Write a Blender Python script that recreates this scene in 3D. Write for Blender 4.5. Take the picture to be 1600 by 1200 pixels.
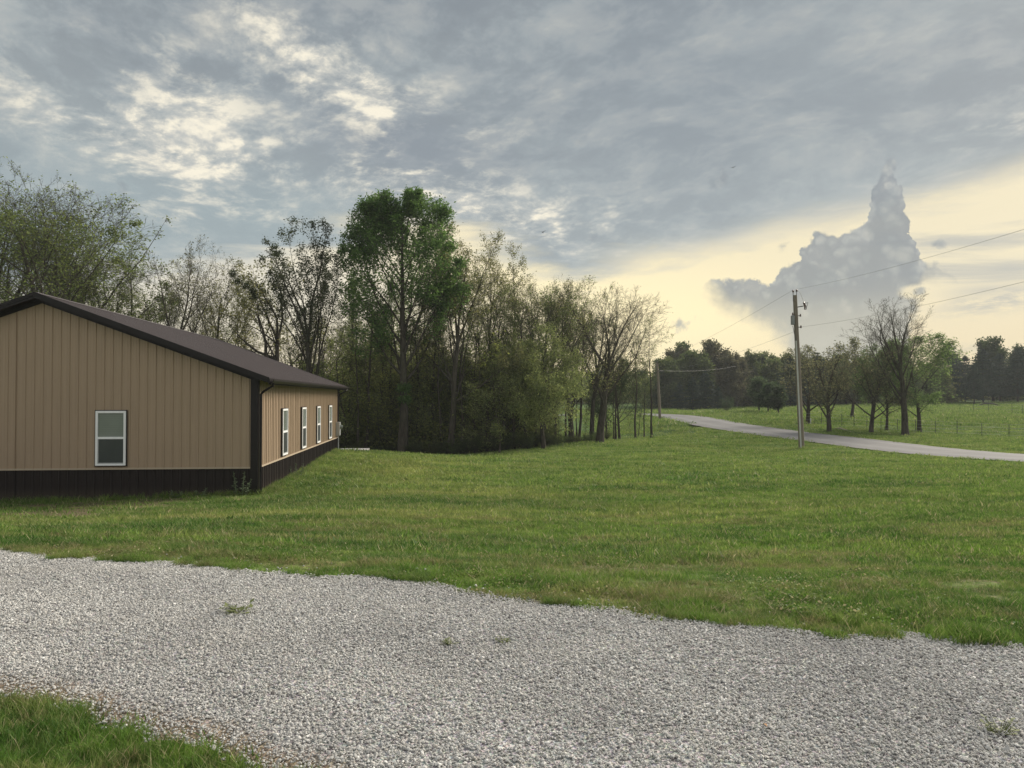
import bpy, bmesh, math, random
import numpy as np
from mathutils import Vector, Matrix, Euler
R = math.radians
for _o in list(bpy.data.objects): bpy.data.objects.remove(_o)
scene = bpy.context.scene
COL = scene.collection
EYE = 1.6                                   # camera height above the driveway (z = 0)

# ------------------------------------------------------------------ camera
cam_d = bpy.data.cameras.new('camera'); cam = bpy.data.objects.new('camera', cam_d); COL.objects.link(cam)
cam.location = (0, 0, EYE); cam.rotation_euler = (R(91.0), 0, 0)
cam_d.sensor_width = 36; cam_d.lens = 27.0; cam_d.clip_start = 0.05; cam_d.clip_end = 4000
scene.camera = cam
scene.view_settings.view_transform = 'Standard'; scene.view_settings.look = 'None'
scene.view_settings.gamma = 1; scene.view_settings.use_curve_mapping = False
scene.view_settings.exposure = 0.36
scene.render.engine = 'CYCLES'
scene.cycles.max_bounces = 6; scene.cycles.transparent_max_bounces = 8
scene.cycles.volume_bounces = 0

# ------------------------------------------------------------------ sun
SUN_AZ, SUN_EL = 50.0, 30.0                 # degrees right of the view axis, above the horizon
sun_d = bpy.data.lights.new('sun', 'SUN'); sun_d.energy = 4.3; sun_d.angle = R(24); sun_d.color = (1.0, .91, .78)
sun = bpy.data.objects.new('sun', sun_d); COL.objects.link(sun); sun.location = (40, 30, 40)
_d = Vector((math.sin(R(SUN_AZ))*math.cos(R(SUN_EL)), math.cos(R(SUN_AZ))*math.cos(R(SUN_EL)), math.sin(R(SUN_EL))))
sun.rotation_euler = _d.to_track_quat('Z', 'Y').to_euler()

# ------------------------------------------------------------------ little node language
class S:
    """wraps a float socket so that formulas can be written out"""
    def __init__(s, nt, sock): s.nt, s.k = nt, sock
    def _m(s, op, *a, clamp=False):
        n = s.nt.nodes.new('ShaderNodeMath'); n.operation = op; n.use_clamp = clamp
        for i, v in enumerate((s,) + a):
            if isinstance(v, S): s.nt.links.new(v.k, n.inputs[i])
            else: n.inputs[i].default_value = v
        return S(s.nt, n.outputs[0])
    def __add__(s, o): return s._m('ADD', o)
    __radd__ = __add__
    def __sub__(s, o): return s._m('SUBTRACT', o)
    def __rsub__(s, o): return (s*-1.0) + o
    def __mul__(s, o): return s._m('MULTIPLY', o)
    __rmul__ = __mul__
    def __truediv__(s, o): return s._m('DIVIDE', o)
    def sat(s): return s._m('ADD', 0.0, clamp=True)
    def mx(s, o): return s._m('MAXIMUM', o)
    def mn(s, o): return s._m('MINIMUM', o)
    def step(s, a, b):                      # smooth step from a to b
        n = s.nt.nodes.new('ShaderNodeMapRange'); n.interpolation_type = 'SMOOTHSTEP'; n.clamp = True
        s.nt.links.new(s.k, n.inputs[0])
        for i, v in ((1, a), (2, b)):
            if isinstance(v, S): s.nt.links.new(v.k, n.inputs[i])
            else: n.inputs[i].default_value = v
        n.inputs[3].default_value = 0; n.inputs[4].default_value = 1
        return S(s.nt, n.outputs[0])
def vec(nt, x, y, z=0.0):
    n = nt.nodes.new('ShaderNodeCombineXYZ')
    for i, v in enumerate((x, y, z)):
        if isinstance(v, S): nt.links.new(v.k, n.inputs[i])
        else: n.inputs[i].default_value = v
    return n.outputs[0]
def noise(nt, v, scale, detail=5, rough=.55, dist=0.0, out=0):
    n = nt.nodes.new('ShaderNodeTexNoise'); n.inputs['Scale'].default_value = scale
    n.inputs['Detail'].default_value = detail; n.inputs['Roughness'].default_value = rough
    n.inputs['Distortion'].default_value = dist
    if v is not None: nt.links.new(v, n.inputs['Vector'])
    return S(nt, n.outputs[out])
def mixc(nt, f, a, b, blend='MIX'):
    n = nt.nodes.new('ShaderNodeMix'); n.data_type = 'RGBA'; n.blend_type = blend
    if isinstance(f, S): nt.links.new(f.k, n.inputs[0])
    else: n.inputs[0].default_value = f
    for i, v in ((6, a), (7, b)):
        if isinstance(v, tuple): n.inputs[i].default_value = (v + (1,))[:4]
        else: nt.links.new(v, n.inputs[i])
    return n.outputs[2]
def fcurve(nt, x, pts, x0, x1, y0, y1):
    """piecewise curve y(x), both in degrees"""
    n = nt.nodes.new('ShaderNodeFloatCurve'); cm = n.mapping; c = cm.curves[0]
    pts = sorted(pts); pp = [((a-x0)/(x1-x0), (b-y0)/(y1-y0)) for a, b in pts]
    while len(c.points) < len(pp): c.points.new(.5, .5)
    for p, q in zip(c.points, pp): p.location = q; p.handle_type = 'VECTOR'
    cm.extend = 'HORIZONTAL'; cm.update()
    nt.links.new(((x - x0)/(x1-x0)).sat().k, n.inputs['Value'])
    return S(nt, n.outputs[0])*(y1-y0) + y0

# ------------------------------------------------------------------ sky: Nishita air behind broken evening cloud
def azel(u, v):
    return math.degrees(math.atan((u-800)/1200)), math.degrees(math.atan((621-v)/math.hypot(1200, u-800)))
def build_world():
    w = bpy.data.worlds.new('World'); scene.world = w; w.use_nodes = True
    nt = w.node_tree; nt.nodes.clear(); N = nt.nodes.new
    tc = N('ShaderNodeTexCoord'); sep = N('ShaderNodeSeparateXYZ'); nt.links.new(tc.outputs['Generated'], sep.inputs[0])
    dx, dy, dz = (S(nt, sep.outputs[i]) for i in range(3))
    az = dx._m('ARCTAN2', dy)*57.29578
    el = dz._m('ARCSINE')*57.29578
    sph = tc.outputs['Generated']
    # plane of the high cloud layer, foreshortened towards the horizon
    zz = dz.mx(0.0) + 0.16
    px, py = dx/zz, dy/zz
    c, s = math.cos(R(32)), math.sin(R(32))
    plane = vec(nt, (px*c + py*s)*1.25, (py*c - px*s)*1.0, 0.0)
    warp = noise(nt, plane, 1.1, 3, .5)
    plane2 = vec(nt, (px*c + py*s)*1.25 + warp*0.35, (py*c - px*s) + warp*0.3, 3.3)
    nA = noise(nt, plane2, 1.6, 8, .62)               # big cells
    nB = noise(nt, plane2, 5.2, 8, .66)               # small cells
    nW = noise(nt, vec(nt, az*0.035, el*0.20, 1.0), 1.6, 8, .6, 0.4)   # low flat streaks
    nF = noise(nt, sph, 26.0, 6, .6)
    def blob(u, v, su, sv, rot=0.0):
        a0, e0 = azel(u, v); ka, ke = su/1200*57.3, sv/1200*57.3
        A, E = az - a0, el - e0
        if rot:
            cr, sr = math.cos(R(rot)), math.sin(R(rot)); A, E = A*cr + E*sr, E*cr - A*sr
        return ((A*(1/ka))*(A*(1/ka)) + (E*(1/ke))*(E*(1/ke)))._m('MULTIPLY', -1.0)._m('EXPONENT')
    # colour of the shaded cloud base: blue grey, a little lilac, paler lower down
    g = mixc(nt, nA.step(.36, .66), (.215, .245, .268), (.300, .335, .345))
    g = mixc(nt, (nB.step(.44, .60))*0.55, g, (.36, .372, .365))
    g = mixc(nt, (1.0 - nB.step(.36, .52))*0.50*(1.0 - az.step(0, 25)*.4), g, (.165, .185, .205))
    g = mixc(nt, (1.0 - el.step(4.0, 30.0))*0.55, g, (.37, .41, .415))
    g = mixc(nt, blob(120, 330, 260, 90)*0.55, g, (.27, .335, .355))     # bluish gap low on the left
    g = mixc(nt, blob(430, 340, 130, 60)*0.5, g, (.285, .345, .36))
    g = mixc(nt, blob(620, 215, 170, 50, -12)*0.55, g, (.20, .228, .262))
    g = mixc(nt, blob(1150, 120, 420, 150)*0.45, g, (.215, .248, .275))
    # bright thin places in the broken left half
    reg = (blob(320, 190, 130, 80, -45) + blob(540, 130, 140, 55, -20)*0.95 + blob(650, 290, 190, 38, -8)*1.15
           + blob(150, 200, 150, 40, -14)*0.75 + blob(430, 50, 170, 45, -30)*0.6 + blob(240, 240, 60, 60)*0.4
           + blob(300, 335, 90, 30)*0.45 + blob(850, 360, 150, 40)*0.85 + blob(60, 110, 120, 60)*0.25
           + blob(1570, 190, 60, 30)*0.5 + blob(720, 180, 140, 60)*0.3)
    nC = noise(nt, plane2, 13.0, 6, .62)
    reg = reg.mn(1.15)
    br = (nB*0.75 + nA*0.30 + nC*0.40 + reg*0.115).step(.735, .98)
    br = (br*(reg*0.85 + 0.14)).sat()
    g = mixc(nt, (br*0.95).sat(), g, mixc(nt, (nC*.5 + nB*.5).step(.46, .62), (.47, .47, .44), (.80, .74, .60)))
    # warm glow low down, the sun being behind the cloud to the right
    edge = fcurve(nt, az, [(-70, 3.0), (-34, 6.5), (-26, 8.0), (-17, 10.0), (-6, 13.2), (0, 11.3), (4, 10.0), (9.5, 9.9), (15, 10.4), (20, 11.6), (28, 12.4), (34, 13.6), (50, 14), (90, 6)], -90, 90, 0, 20)
    low = 1.0 - (el + (nW - .5)*9.0 + (nB - .5)*3.0).step(edge - 1.5, edge + 1.6)
    side = az.step(-95, -20)*(1.0 - az.step(45, 120))
    glow = mixc(nt, el.step(1, 9), (.68, .57, .37), (.71, .63, .44))
    glow = mixc(nt, (blob(1040, 500, 230, 95) + blob(800, 420, 170, 60)*.7).sat()*0.95, glow, (.90, .77, .46))
    glow = mixc(nt, (blob(300, 450, 340, 110))*0.8, glow, (.70, .66, .57))
    glow = mixc(nt, az.step(24, 30)*nW.step(.50, .66)*0.75, glow, (.36, .37, .355))
    g = mixc(nt, (low*side*0.96).sat(), g, glow)
    # bright rim under the flat grey sheet
    rim = ((el - edge)*(el - edge)*(-0.9))._m('EXPONENT')
    g = mixc(nt, (rim*az.step(4, 12)*(1.0 - az.step(60, 90))*nW.step(.40, .6)*0.65).sat(), g, (.80, .70, .48))
    # the towering cumulus on the right and its grey skirt
    wv = noise(nt, sph, 18.0, 6, .62, 0, 1)
    sc = N('ShaderNodeSeparateColor'); nt.links.new(wv.k, sc.inputs[0])
    wx, wy = S(nt, sc.outputs[0]) - .5, S(nt, sc.outputs[1]) - .5
    vo = nt.nodes.new('ShaderNodeTexVoronoi'); vo.feature = 'SMOOTH_F1'; vo.inputs['Scale'].default_value = 30; vo.inputs['Smoothness'].default_value = .35
    vm = nt.nodes.new('ShaderNodeVectorMath'); vm.operation = 'MULTIPLY_ADD'; nt.links.new(wv.k, vm.inputs[0]); vm.inputs[1].default_value = (.03, .03, .03); nt.links.new(sph, vm.inputs[2]); nt.links.new(vm.outputs[0], vo.inputs['Vector'])
    vor = S(nt, vo.outputs['Distance'])
    vo2 = nt.nodes.new('ShaderNodeTexVoronoi'); vo2.feature = 'SMOOTH_F1'; vo2.inputs['Scale'].default_value = 78; vo2.inputs['Smoothness'].default_value = .3; nt.links.new(vm.outputs[0], vo2.inputs['Vector'])
    vorb = S(nt, vo2.outputs['Distance'])
    wv2 = noise(nt, sph, 75.0, 4, .6, 0, 1)
    sc2 = N('ShaderNodeSeparateColor'); nt.links.new(wv2.k, sc2.inputs[0])
    az2 = az + wx*2.2 + (S(nt, sc2.outputs[0]) - .5)*0.9
    el2 = el + wy*1.8 + (S(nt, sc2.outputs[1]) - .5)*0.9 + (vor - .36)*1.3 + (vorb - .36)*.55
    def pl(L): return [azel(u, v) for u, v in L]
    top = fcurve(nt, az2, [(-5, 0), (13.4, 0)] + pl([(1096, 445), (1120, 432), (1165, 424), (1185, 416), (1196, 440), (1212, 440), (1222, 410), (1246, 402), (1257, 370),
                 (1285, 356), (1310, 362), (1340, 356), (1352, 345), (1358, 296), (1363, 270), (1380, 258), (1394, 254), (1402, 286), (1408, 312), (1422, 322), (1425, 372), (1432, 402), (1475, 412), (1505, 424), (1518, 470)]) + [(32.4, 0), (60, 0)], -10, 60, 0, 20)
    bot = fcurve(nt, az2, [(-5, 12), (13.0, 9.0)] + pl([(1096, 448), (1120, 478), (1170, 505), (1215, 535), (1240, 560)]) + [(21, -3), (26.5, -3)] + pl([(1425, 500), (1445, 450), (1480, 432), (1515, 428)]) + [(40, 12), (60, 12)], -10, 60, -5, 20)
    cm = (top - el2).step(-0.12, 0.22)*(el2 - bot).step(-0.4, 2.4)*(.80 + el.step(5.0, 8.0)*.2)*(1.0 - (blob(1435, 455, 30, 14) + wx*1.2).step(.35, .8)*.85)
    puffs = ((blob(1467, 381, 17, 12) + blob(1440, 452, 17, 12) + wx*2.6 + wy*1.6).step(.45, .85)).mx((blob(1384, 292, 20, 40) + wx*1.5 + (.4-vor)*.8).step(.42, .62))
    depth = (top - el2).step(0.0, 3.2)
    cc = mixc(nt, depth, (.330, .350, .350), (.225, .255, .272))
    bil = noise(nt, vec(nt, az2*.05, el2*.05, 2.0), 11.0, 7, .66)
    cc = mixc(nt, bil.step(.40, .62)*0.85, cc, (.215, .245, .262))
    cc = mixc(nt, (bil._m('MULTIPLY', -1.0) + 1.0).step(.54, .70)*(1.0-depth*.75)*0.9, cc, (.44, .43, .39))
    cc = mixc(nt, (1.0 - (vor*.55 + vorb*.45 + (nF-.5)*.5).step(.14, .42))*(1.0-depth*.45)*.8, cc, (.40, .40, .375))
    cc = mixc(nt, (vor*.5 + vorb*.5).step(.36, .55)*.6, cc, (.185, .21, .235))
    cc = mixc(nt, (1.0 - el.step(3.0, 7.5))*0.75, cc, (.31, .345, .345))
    g = mixc(nt, (cm*0.90).mx(puffs*0.75), g, cc)
    g = mixc(nt, (blob(1560, 470, 60, 14, 8)*1.2*nB.step(.4, .6) + blob(1530, 455, 40, 10)*.7 + blob(1590, 420, 50, 14)*.5).sat()*.7, g, (.36, .37, .355))
    # unseen sky behind the viewer and overhead, brightened to fill the gable wall
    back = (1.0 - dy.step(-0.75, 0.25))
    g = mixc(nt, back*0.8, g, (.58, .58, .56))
    g = mixc(nt, el.step(38, 70)*(1.0-back)*.7, g, (.50, .505, .51))
    g = mixc(nt, (1.0 - el.step(-3, 0.0)), g, (.20, .22, .17))
    sky = N('ShaderNodeTexSky'); sky.sky_type = 'NISHITA'; sky.sun_disc = False
    sky.sun_elevation = R(SUN_EL); sky.sun_rotation = R(SUN_AZ); sky.dust_density = 2.5
    b1 = N('ShaderNodeBackground'); b1.inputs[1].default_value = 0.08; nt.links.new(sky.outputs[0], b1.inputs[0])
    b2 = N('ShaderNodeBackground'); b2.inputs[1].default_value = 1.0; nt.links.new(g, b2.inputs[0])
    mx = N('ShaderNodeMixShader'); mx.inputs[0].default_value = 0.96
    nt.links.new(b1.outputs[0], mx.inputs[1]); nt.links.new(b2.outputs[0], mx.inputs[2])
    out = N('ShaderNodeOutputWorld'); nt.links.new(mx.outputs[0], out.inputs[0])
    w.cycles.sampling_method = 'MANUAL'; w.cycles.sample_map_resolution = 1024
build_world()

# ------------------------------------------------------------------ helpers
def tag(o, label=None, cat=None, group=None, kind=None):
    if label: o['label'] = label
    if cat: o['category'] = cat
    if group: o['group'] = group
    if kind: o['kind'] = kind
    return o
def empty(name, loc, rz=0.0):
    o = bpy.data.objects.new(name, None); COL.objects.link(o); o.location = loc; o.rotation_euler = (0, 0, rz)
    o.empty_display_size = .3
    return o
def link(name, me, parent=None, mat=None):
    o = bpy.data.objects.new(name, me); COL.objects.link(o)
    if mat is not None and not me.materials: me.materials.append(mat)
    if parent is not None: o.parent = parent
    return o
def mesh_np(name, V, F, smooth=False, mats=(), midx=None, attr=None):
    """V (n,3), F (m,k) arrays of one polygon size or list of such arrays"""
    Fs = F if isinstance(F, list) else [F]
    Fs = [np.asarray(f) for f in Fs if len(f)]
    me = bpy.data.meshes.new(name)
    V = np.asarray(V, dtype=np.float32)
    me.vertices.add(len(V)); me.vertices.foreach_set('co', V.ravel())
    nl = sum(f.size for f in Fs); nf = sum(len(f) for f in Fs)
    me.loops.add(nl); me.polygons.add(nf)
    me.loops.foreach_set('vertex_index', np.concatenate([f.ravel() for f in Fs]).astype(np.int32))
    st, a = [], 0
    for f in Fs: st.append(a + np.arange(len(f))*f.shape[1]); a += f.size
    me.polygons.foreach_set('loop_start', np.concatenate(st).astype(np.int32))
    if smooth is not False:
        sm = np.ones(nf, dtype=bool) if smooth is True else np.asarray(smooth, dtype=bool)
        me.polygons.foreach_set('use_smooth', sm)
    for m in mats: me.materials.append(m)
    if midx is not None: me.polygons.foreach_set('material_index', np.asarray(midx, dtype=np.int32))
    if attr is not None:
        at = me.attributes.new('tint', 'FLOAT', 'FACE'); at.data.foreach_set('value', np.asarray(attr, dtype=np.float32))
    me.update(calc_edges=True); me.validate()
    return me
class MB:
    """collects boxes, prisms and tubes into one mesh"""
    def __init__(s): s.V, s.F = [], []
    def poly(s, vs, fs):
        b = len(s.V); s.V += [tuple(v) for v in vs]; s.F += [[b+i for i in f] for f in fs]; return s
    def box(s, x0, x1, y0, y1, z0, z1):
        v = [(x, y, z) for z in (z0, z1) for y in (y0, y1) for x in (x0, x1)]
        return s.poly(v, [(0, 2, 3, 1), (4, 5, 7, 6), (0, 1, 5, 4), (2, 6, 7, 3), (0, 4, 6, 2), (1, 3, 7, 5)])
    def extr(s, prof, axis, a, b):
        """convex/any outline prof [(p,q)..] extruded along axis from a to b"""
        n = len(prof)
        def pt(p, q, t): return {'x': (t, p, q), 'y': (p, t, q), 'z': (p, q, t)}[axis]
        v = [pt(p, q, a) for p, q in prof] + [pt(p, q, b) for p, q in prof]
        f = [tuple(range(n))[::-1], tuple(range(n, 2*n))] + [(i, (i+1) % n, n+(i+1) % n, n+i) for i in range(n)]
        return s.poly(v, f)
    def tube(s, pts, rad, sides=8, cap=True):
        pts = [Vector(p) for p in pts]; n = len(pts)
        rad = rad if isinstance(rad, (list, tuple)) else [rad]*n
        V, F = [], []; up = Vector((.13, .27, .95))
        for i, p in enumerate(pts):
            d = (pts[min(i+1, n-1)] - pts[max(i-1, 0)]).normalized()
            a = d.cross(up if abs(d.dot(up)) < .97 else Vector((1, 0, 0))).normalized()
            if i and a.dot(pa) < 0: a = -a
            pa = a; b = d.cross(a)
            for k in range(sides):
                t = 2*math.pi*k/sides; V.append(p + (a*math.cos(t) + b*math.sin(t))*rad[i])
        for i in range(n-1):
            for k in range(sides):
                F.append((i*sides+k, i*sides+(k+1) % sides, (i+1)*sides+(k+1) % sides, (i+1)*sides+k))
        if cap: F += [tuple(range(sides))[::-1], tuple((n-1)*sides+k for k in range(sides))]
        return s.poly(V, F)
    def build(s, name, mat, parent=None, smooth=False, bevel=0.0, weld=True):
        me = bpy.data.meshes.new(name); me.from_pydata(s.V, [], s.F)
        bm = bmesh.new(); bm.from_mesh(me); bmesh.ops.recalc_face_normals(bm, faces=bm.faces); bm.to_mesh(me); bm.free()
        if smooth:
            me.polygons.foreach_set('use_smooth', [True]*len(me.polygons))
            me.set_sharp_from_angle(angle=R(40))
        o = link(name, me, parent, mat)
        if bevel:
            m = o.modifiers.new('bevel', 'BEVEL'); m.width = bevel; m.segments = 2; m.limit_method = 'ANGLE'
        return o
def mat(name):
    m = bpy.data.materials.new(name); m.use_nodes = True; nt = m.node_tree
    b = nt.nodes['Principled BSDF']
    return m, nt, b
def setc(nt, b, col, rough=None):
    if isinstance(col, tuple): b.inputs['Base Color'].default_value = col + (1,)
    else: nt.links.new(col, b.inputs['Base Color'])
    if rough is not None:
        if isinstance(rough, S): nt.links.new(rough.k, b.inputs['Roughness'])
        else: b.inputs['Roughness'].default_value = rough
def bump(nt, b, h, dist, strength=1.0):
    n = nt.nodes.new('ShaderNodeBump'); n.inputs['Distance'].default_value = dist; n.inputs['Strength'].default_value = strength
    nt.links.new(h.k, n.inputs['Height']); nt.links.new(n.outputs[0], b.inputs['Normal'])
def objco(nt):
    t = nt.nodes.new('ShaderNodeTexCoord'); return t.outputs['Object']
def wpos(nt):
    g = nt.nodes.new('ShaderNodeNewGeometry'); return g.outputs['Position']
def scalev(nt, v, sx, sy, sz):
    n = nt.nodes.new('ShaderNodeMapping'); n.inputs['Scale'].default_value = (sx, sy, sz); nt.links.new(v, n.inputs['Vector']); return n.outputs[0]

# ------------------------------------------------------------------ terrain heights (metres, eye level = EYE)
CP = []
def cp(u, v, D): CP.append(((u-800)/1200*D, D, (621-v)/1200*D))
for a in [(0,862,8.0),(400,890,7.2),(800,930,6.3),(1200,975,5.42),(1600,1010,4.94),
          (0,786,20.9),(200,780,21.2),(400,772,21.5),(430,757,24),(480,728,30),(527,705,37.7),
          (0,824,13.5),(400,823,13),(420,797,17),(550,787,19),(650,772,22),(620,806,15),(545,706,38),(600,707,38.5),(650,711,39),
          (600,742,29),(700,714,43),(800,757,25),(1000,757,24),(1000,800,17.5),(1200,850,11),(800,850,11.5),(1400,850,10.5),(1600,800,14.5),
          (1600,740,27),(1252,702,43.5),(1100,720,35),(800,704,48),(900,694,52),(1020,685,56),(1400,765,21),(1200,765,22),
          (1600,722,33),(1600,708,38.6),(1252,692,45.6),(1252,680,52),(1080,661,70),(1100,651,80),(1045,646,90),(1450,700,42),(1150,671,60),(1180,665,63),
          (1035,683,61),(1085,669,66),(1030,658,78),(950,668,72),(900,648,94),(960,647,92),(860,690,62),(860,648,100),
          (1150,643,100),(1250,637,112),(1400,631,130),(1600,627,132),(1600,660,68),(1415,681,56),(1295,676,56),(1600,689,48),(1600,682,57),
          (1500,627,155),(1100,640,120),(1000,640,130),(560,712,46),(640,713,49)]: cp(*a)
for a in [(-20,5,-1.6),(-12,11,-1.75),(-8,3,-1.6),(0,2.5,-1.6),(8,2,-1.6),(20,0,-1.55),(0,-12,-1.5),(-30,-10,-1.5),(30,-10,-1.5),(-4,5,-1.6),(2,3.5,-1.6),(-3,3.4,-1.6),
          (-25,22,-2.95),(-30,45,-3.6),(-20,50,-3.6),(-45,60,-4),(-10,60,-3.6),(-30,80,-3.4),(-10,80,-3.0),(-60,30,-3.6),(40,20,-2.1),(50,50,-2.4),(80,90,-1.6),
          (-90,120,-2.5),(-10,120,-2.0),(90,160,-.6),(30,180,-.9),(-40,200,-1.5),(160,60,-2),(-160,60,-3),(0,320,-1),(200,300,-.5),(-200,300,-1.5),
          (400,600,-1),(-400,600,-1),(0,600,-1),(500,0,-1.5),(-500,0,-2),(0,-300,-1.5)]: CP.append(a)
CP = np.array(CP); _P = CP[:, :2]
def _k(d2): return np.sqrt(d2 + 6.0)
_A = _k(((_P[:, None] - _P[None])**2).sum(-1)); _A[np.diag_indices(len(_P))] -= 0.12   # slight smoothing
_W = np.linalg.solve(_A, CP[:, 2] + 2.2)
def _vn(x, y, seed):
    """smooth value noise in -1..1"""
    xi, yi = np.floor(x), np.floor(y); fx, fy = x-xi, y-yi
    fx, fy = fx*fx*(3-2*fx), fy*fy*(3-2*fy)
    def h(a, b): v = np.sin(a*127.1 + b*311.7 + seed*74.7)*43758.5453; return (v-np.floor(v))*2-1
    return (h(xi, yi)*(1-fx)+h(xi+1, yi)*fx)*(1-fy) + (h(xi, yi+1)*(1-fx)+h(xi+1, yi+1)*fx)*fy
FAR = np.array([(-40, 14), (-20, 13), (-12, 10.6), (-5.3, 7.97), (-2.4, 7.14), (-.54, 6.53), (.96, 5.75), (2.17, 5.2), (3.3, 4.94), (5, 4.6), (9, 4.3), (40, 5)])
NEAR = np.array([(-40, 8), (-12, 6.6), (-6, 5.3), (-3.4, 4.42), (-2.9, 4.22), (-2.45, 4.08), (-2.1, 3.86), (-1.75, 3.72), (-1.4, 3.5), (-1.15, 3.32), (-.9, 3.22), (-.5, 2.95), (0, 2.6), (4, 1.0), (10, -.5), (40, -3)])
def y_far(x): return np.interp(x, FAR[:, 0], FAR[:, 1]) + _vn(x*1.1, x*0+3, 5)*.13 + _vn(x*3.3, x*0+7, 6)*.075 + _vn(x*9.5, x*0+9, 8)*.045
def y_near(x): return np.interp(x, NEAR[:, 0], NEAR[:, 1]) + _vn(x*4.1, x*0+3, 9)*.07 + _vn(x*9.5, x*0+1, 2)*.03
def H(x, y, fine=True):
    x = np.atleast_1d(np.asarray(x, float)); y = np.atleast_1d(np.asarray(y, float)); sh = x.shape
    x = x.ravel(); y = y.ravel(); z = np.empty_like(x)
    for i in range(0, len(x), 40000):
        q = slice(i, i+40000)
        d2 = (x[q, None]-_P[None, :, 0])**2 + (y[q, None]-_P[None, :, 1])**2
        z[q] = _k(d2) @ _W - 2.2
    # the driveway is level
    t = np.clip((y - y_far(x))/2.2, 0, 1); t2 = np.clip((y_near(x) - 2.0 - y)/6, 0, 1)
    k = np.maximum(t*t*(3-2*t), t2); z = z*k + (-1.6)*(1-k)
    if fine:
        z = z + (_vn(x*.35, y*.35, 1)*.035 + _vn(x*1.1, y*1.1, 2)*.018)*np.clip((y-y_far(x))/1.5, .15, 1)
    return (z + EYE).reshape(sh)
def h1(x, y): return float(H([x], [y])[0])
def at(u, D):                                # point on the ground seen in column u at distance D
    x = (u-800)/1200*D; return Vector((x, D, h1(x, D)))

# ------------------------------------------------------------------ ground materials
def grass_colour(nt, P):
    """lawn colour from place alone, shared by the soil sheet and the blades on it"""
    n1 = noise(nt, scalev(nt, P, .35, 1, 1), .55, 4, .6); n2 = noise(nt, P, 2.6, 4, .65); n3 = noise(nt, scalev(nt, P, .28, 1, 1), 1.25, 5, .62)
    n4 = noise(nt, P, .16, 3, .5); n5 = noise(nt, P, 9.0, 3, .6)
    sep = nt.nodes.new('ShaderNodeSeparateXYZ'); nt.links.new(P, sep.inputs[0]); X, Y = S(nt, sep.outputs[0]), S(nt, sep.outputs[1])
    c = mixc(nt, n1.step(.40, .60), (.075, .190, .027), (.19, .320, .052))
    c = mixc(nt, n3.step(.48, .62)*.75, c, (.31, .375, .105))
    c = mixc(nt, n4.step(.44, .60)*.45, c, (.150, .250, .048))
    c = mixc(nt, n2.step(.44, .60)*.6, c, (.060, .130, .024))
    n6 = noise(nt, scalev(nt, P, .45, 1, 1), 4.2, 4, .65)
    c = mixc(nt, n6.step(.52, .64)*.5, c, (.34, .40, .13))
    def bl(x, y, rx, ry): return ((X-x)*(X-x)*(-1/rx/rx) + (Y-y)*(Y-y)*(-1/ry/ry))._m('EXPONENT')
    c = mixc(nt, ((bl(-4.2, 31, 2.6, 6) + bl(-1.5, 22, 5, 2.5)*.8 + bl(-5, 15.2, 6, 1.1) + bl(3, 17, 5, 1.6)*.7)*(n3.step(.34, .54))).sat()*.85, c, (.36, .39, .12))
    c = mixc(nt, ((bl(-6.0, 25, 1.3, 5) + bl(-2.5, 19, 5, 1.3) + bl(-4, 11.5, 4, .8))*(n1.step(.25, .5))).sat()*.8, c, (.05, .135, .022))
    c = mixc(nt, n5.step(.52, .70)*.35, c, (.27, .30, .115))
    # mown stripes of the farther lawn, sweeping round
    wv = nt.nodes.new('ShaderNodeMath'); 
    s = ((X*0.42 + Y*1.0 + (n4-.5)*5.0)*2.9)._m('SINE')
    c = mixc(nt, s.step(-.5, .9)*Y.step(20, 34)*.75, c, (.27, .34, .095))
    # thin, brownish spots near the drive and by the building
    dry = (n3*.6 + n2*.5 + (1.0 - Y.step(7.5, 14.0))*.055 + ((X+9)*(X+9)*(-.02) + (Y-14)*(Y-14)*(-.05))._m('EXPONENT')*.02).step(.585, .69)
    c = mixc(nt, dry*(.75 - Y.step(12, 30)*.4)*noise(nt, P, 22.0, 3, .7).step(.42, .56), c, (.33, .26, .15))
    return c, dry, X, Y
def mat_lawn():
    m, nt, b = mat('lawn_soil'); P = wpos(nt)
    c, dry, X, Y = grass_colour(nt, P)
    f1 = noise(nt, P, 55.0, 3, .7); f2 = noise(nt, P, 14.0, 4, .7)
    c = mixc(nt, (1.0 - f2.step(.35, .62))*.6, c, (.055, .090, .022))
    soil = mixc(nt, f1, (.10, .075, .045), (.20, .15, .10))
    # bare earth strip at the foot of the gable wall
    a, bb = X*1.0, Y*1.0
    d = Y - (X*.09 + 21.65)
    strip = (d + (f2-.5)*1.2).step(-5.8, -4.0)*(1.0-d.step(.2, .5))*(1.0 - (X + (f2-.5)*2).step(-9.5, -7.0))
    c = mixc(nt, strip*.9, c, soil)
    near = 1.0 - Y.step(14, 26)
    c = mixc(nt, near*(f1.step(.45, .6))*.5, c, soil)
    def spot(x, y, rx, ry): return ((X-x)*(X-x)*(-1/rx/rx) + (Y-y)*(Y-y)*(-1/ry/ry))._m('EXPONENT')
    worn = ((spot(-5.05, 17.6, .35, .35) + spot(-3.95, 16.9, .3, .3) + spot(-3.5, 16.9, .25, .3))*.9 + (f2-.5)*.9).step(.45, .75)
    c = mixc(nt, worn*.8, c, (.36, .31, .22))
    c = mixc(nt, Y.step(44, 62)*.8, c, (.055, .105, .024))  # far ground darkened in colour, in place of shade between grass blades
    # brown crumbly earth along the drive's near side
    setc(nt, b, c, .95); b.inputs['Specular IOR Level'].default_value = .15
    bump(nt, b, f1*.5 + f2, .05, .9)
    return m
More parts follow.
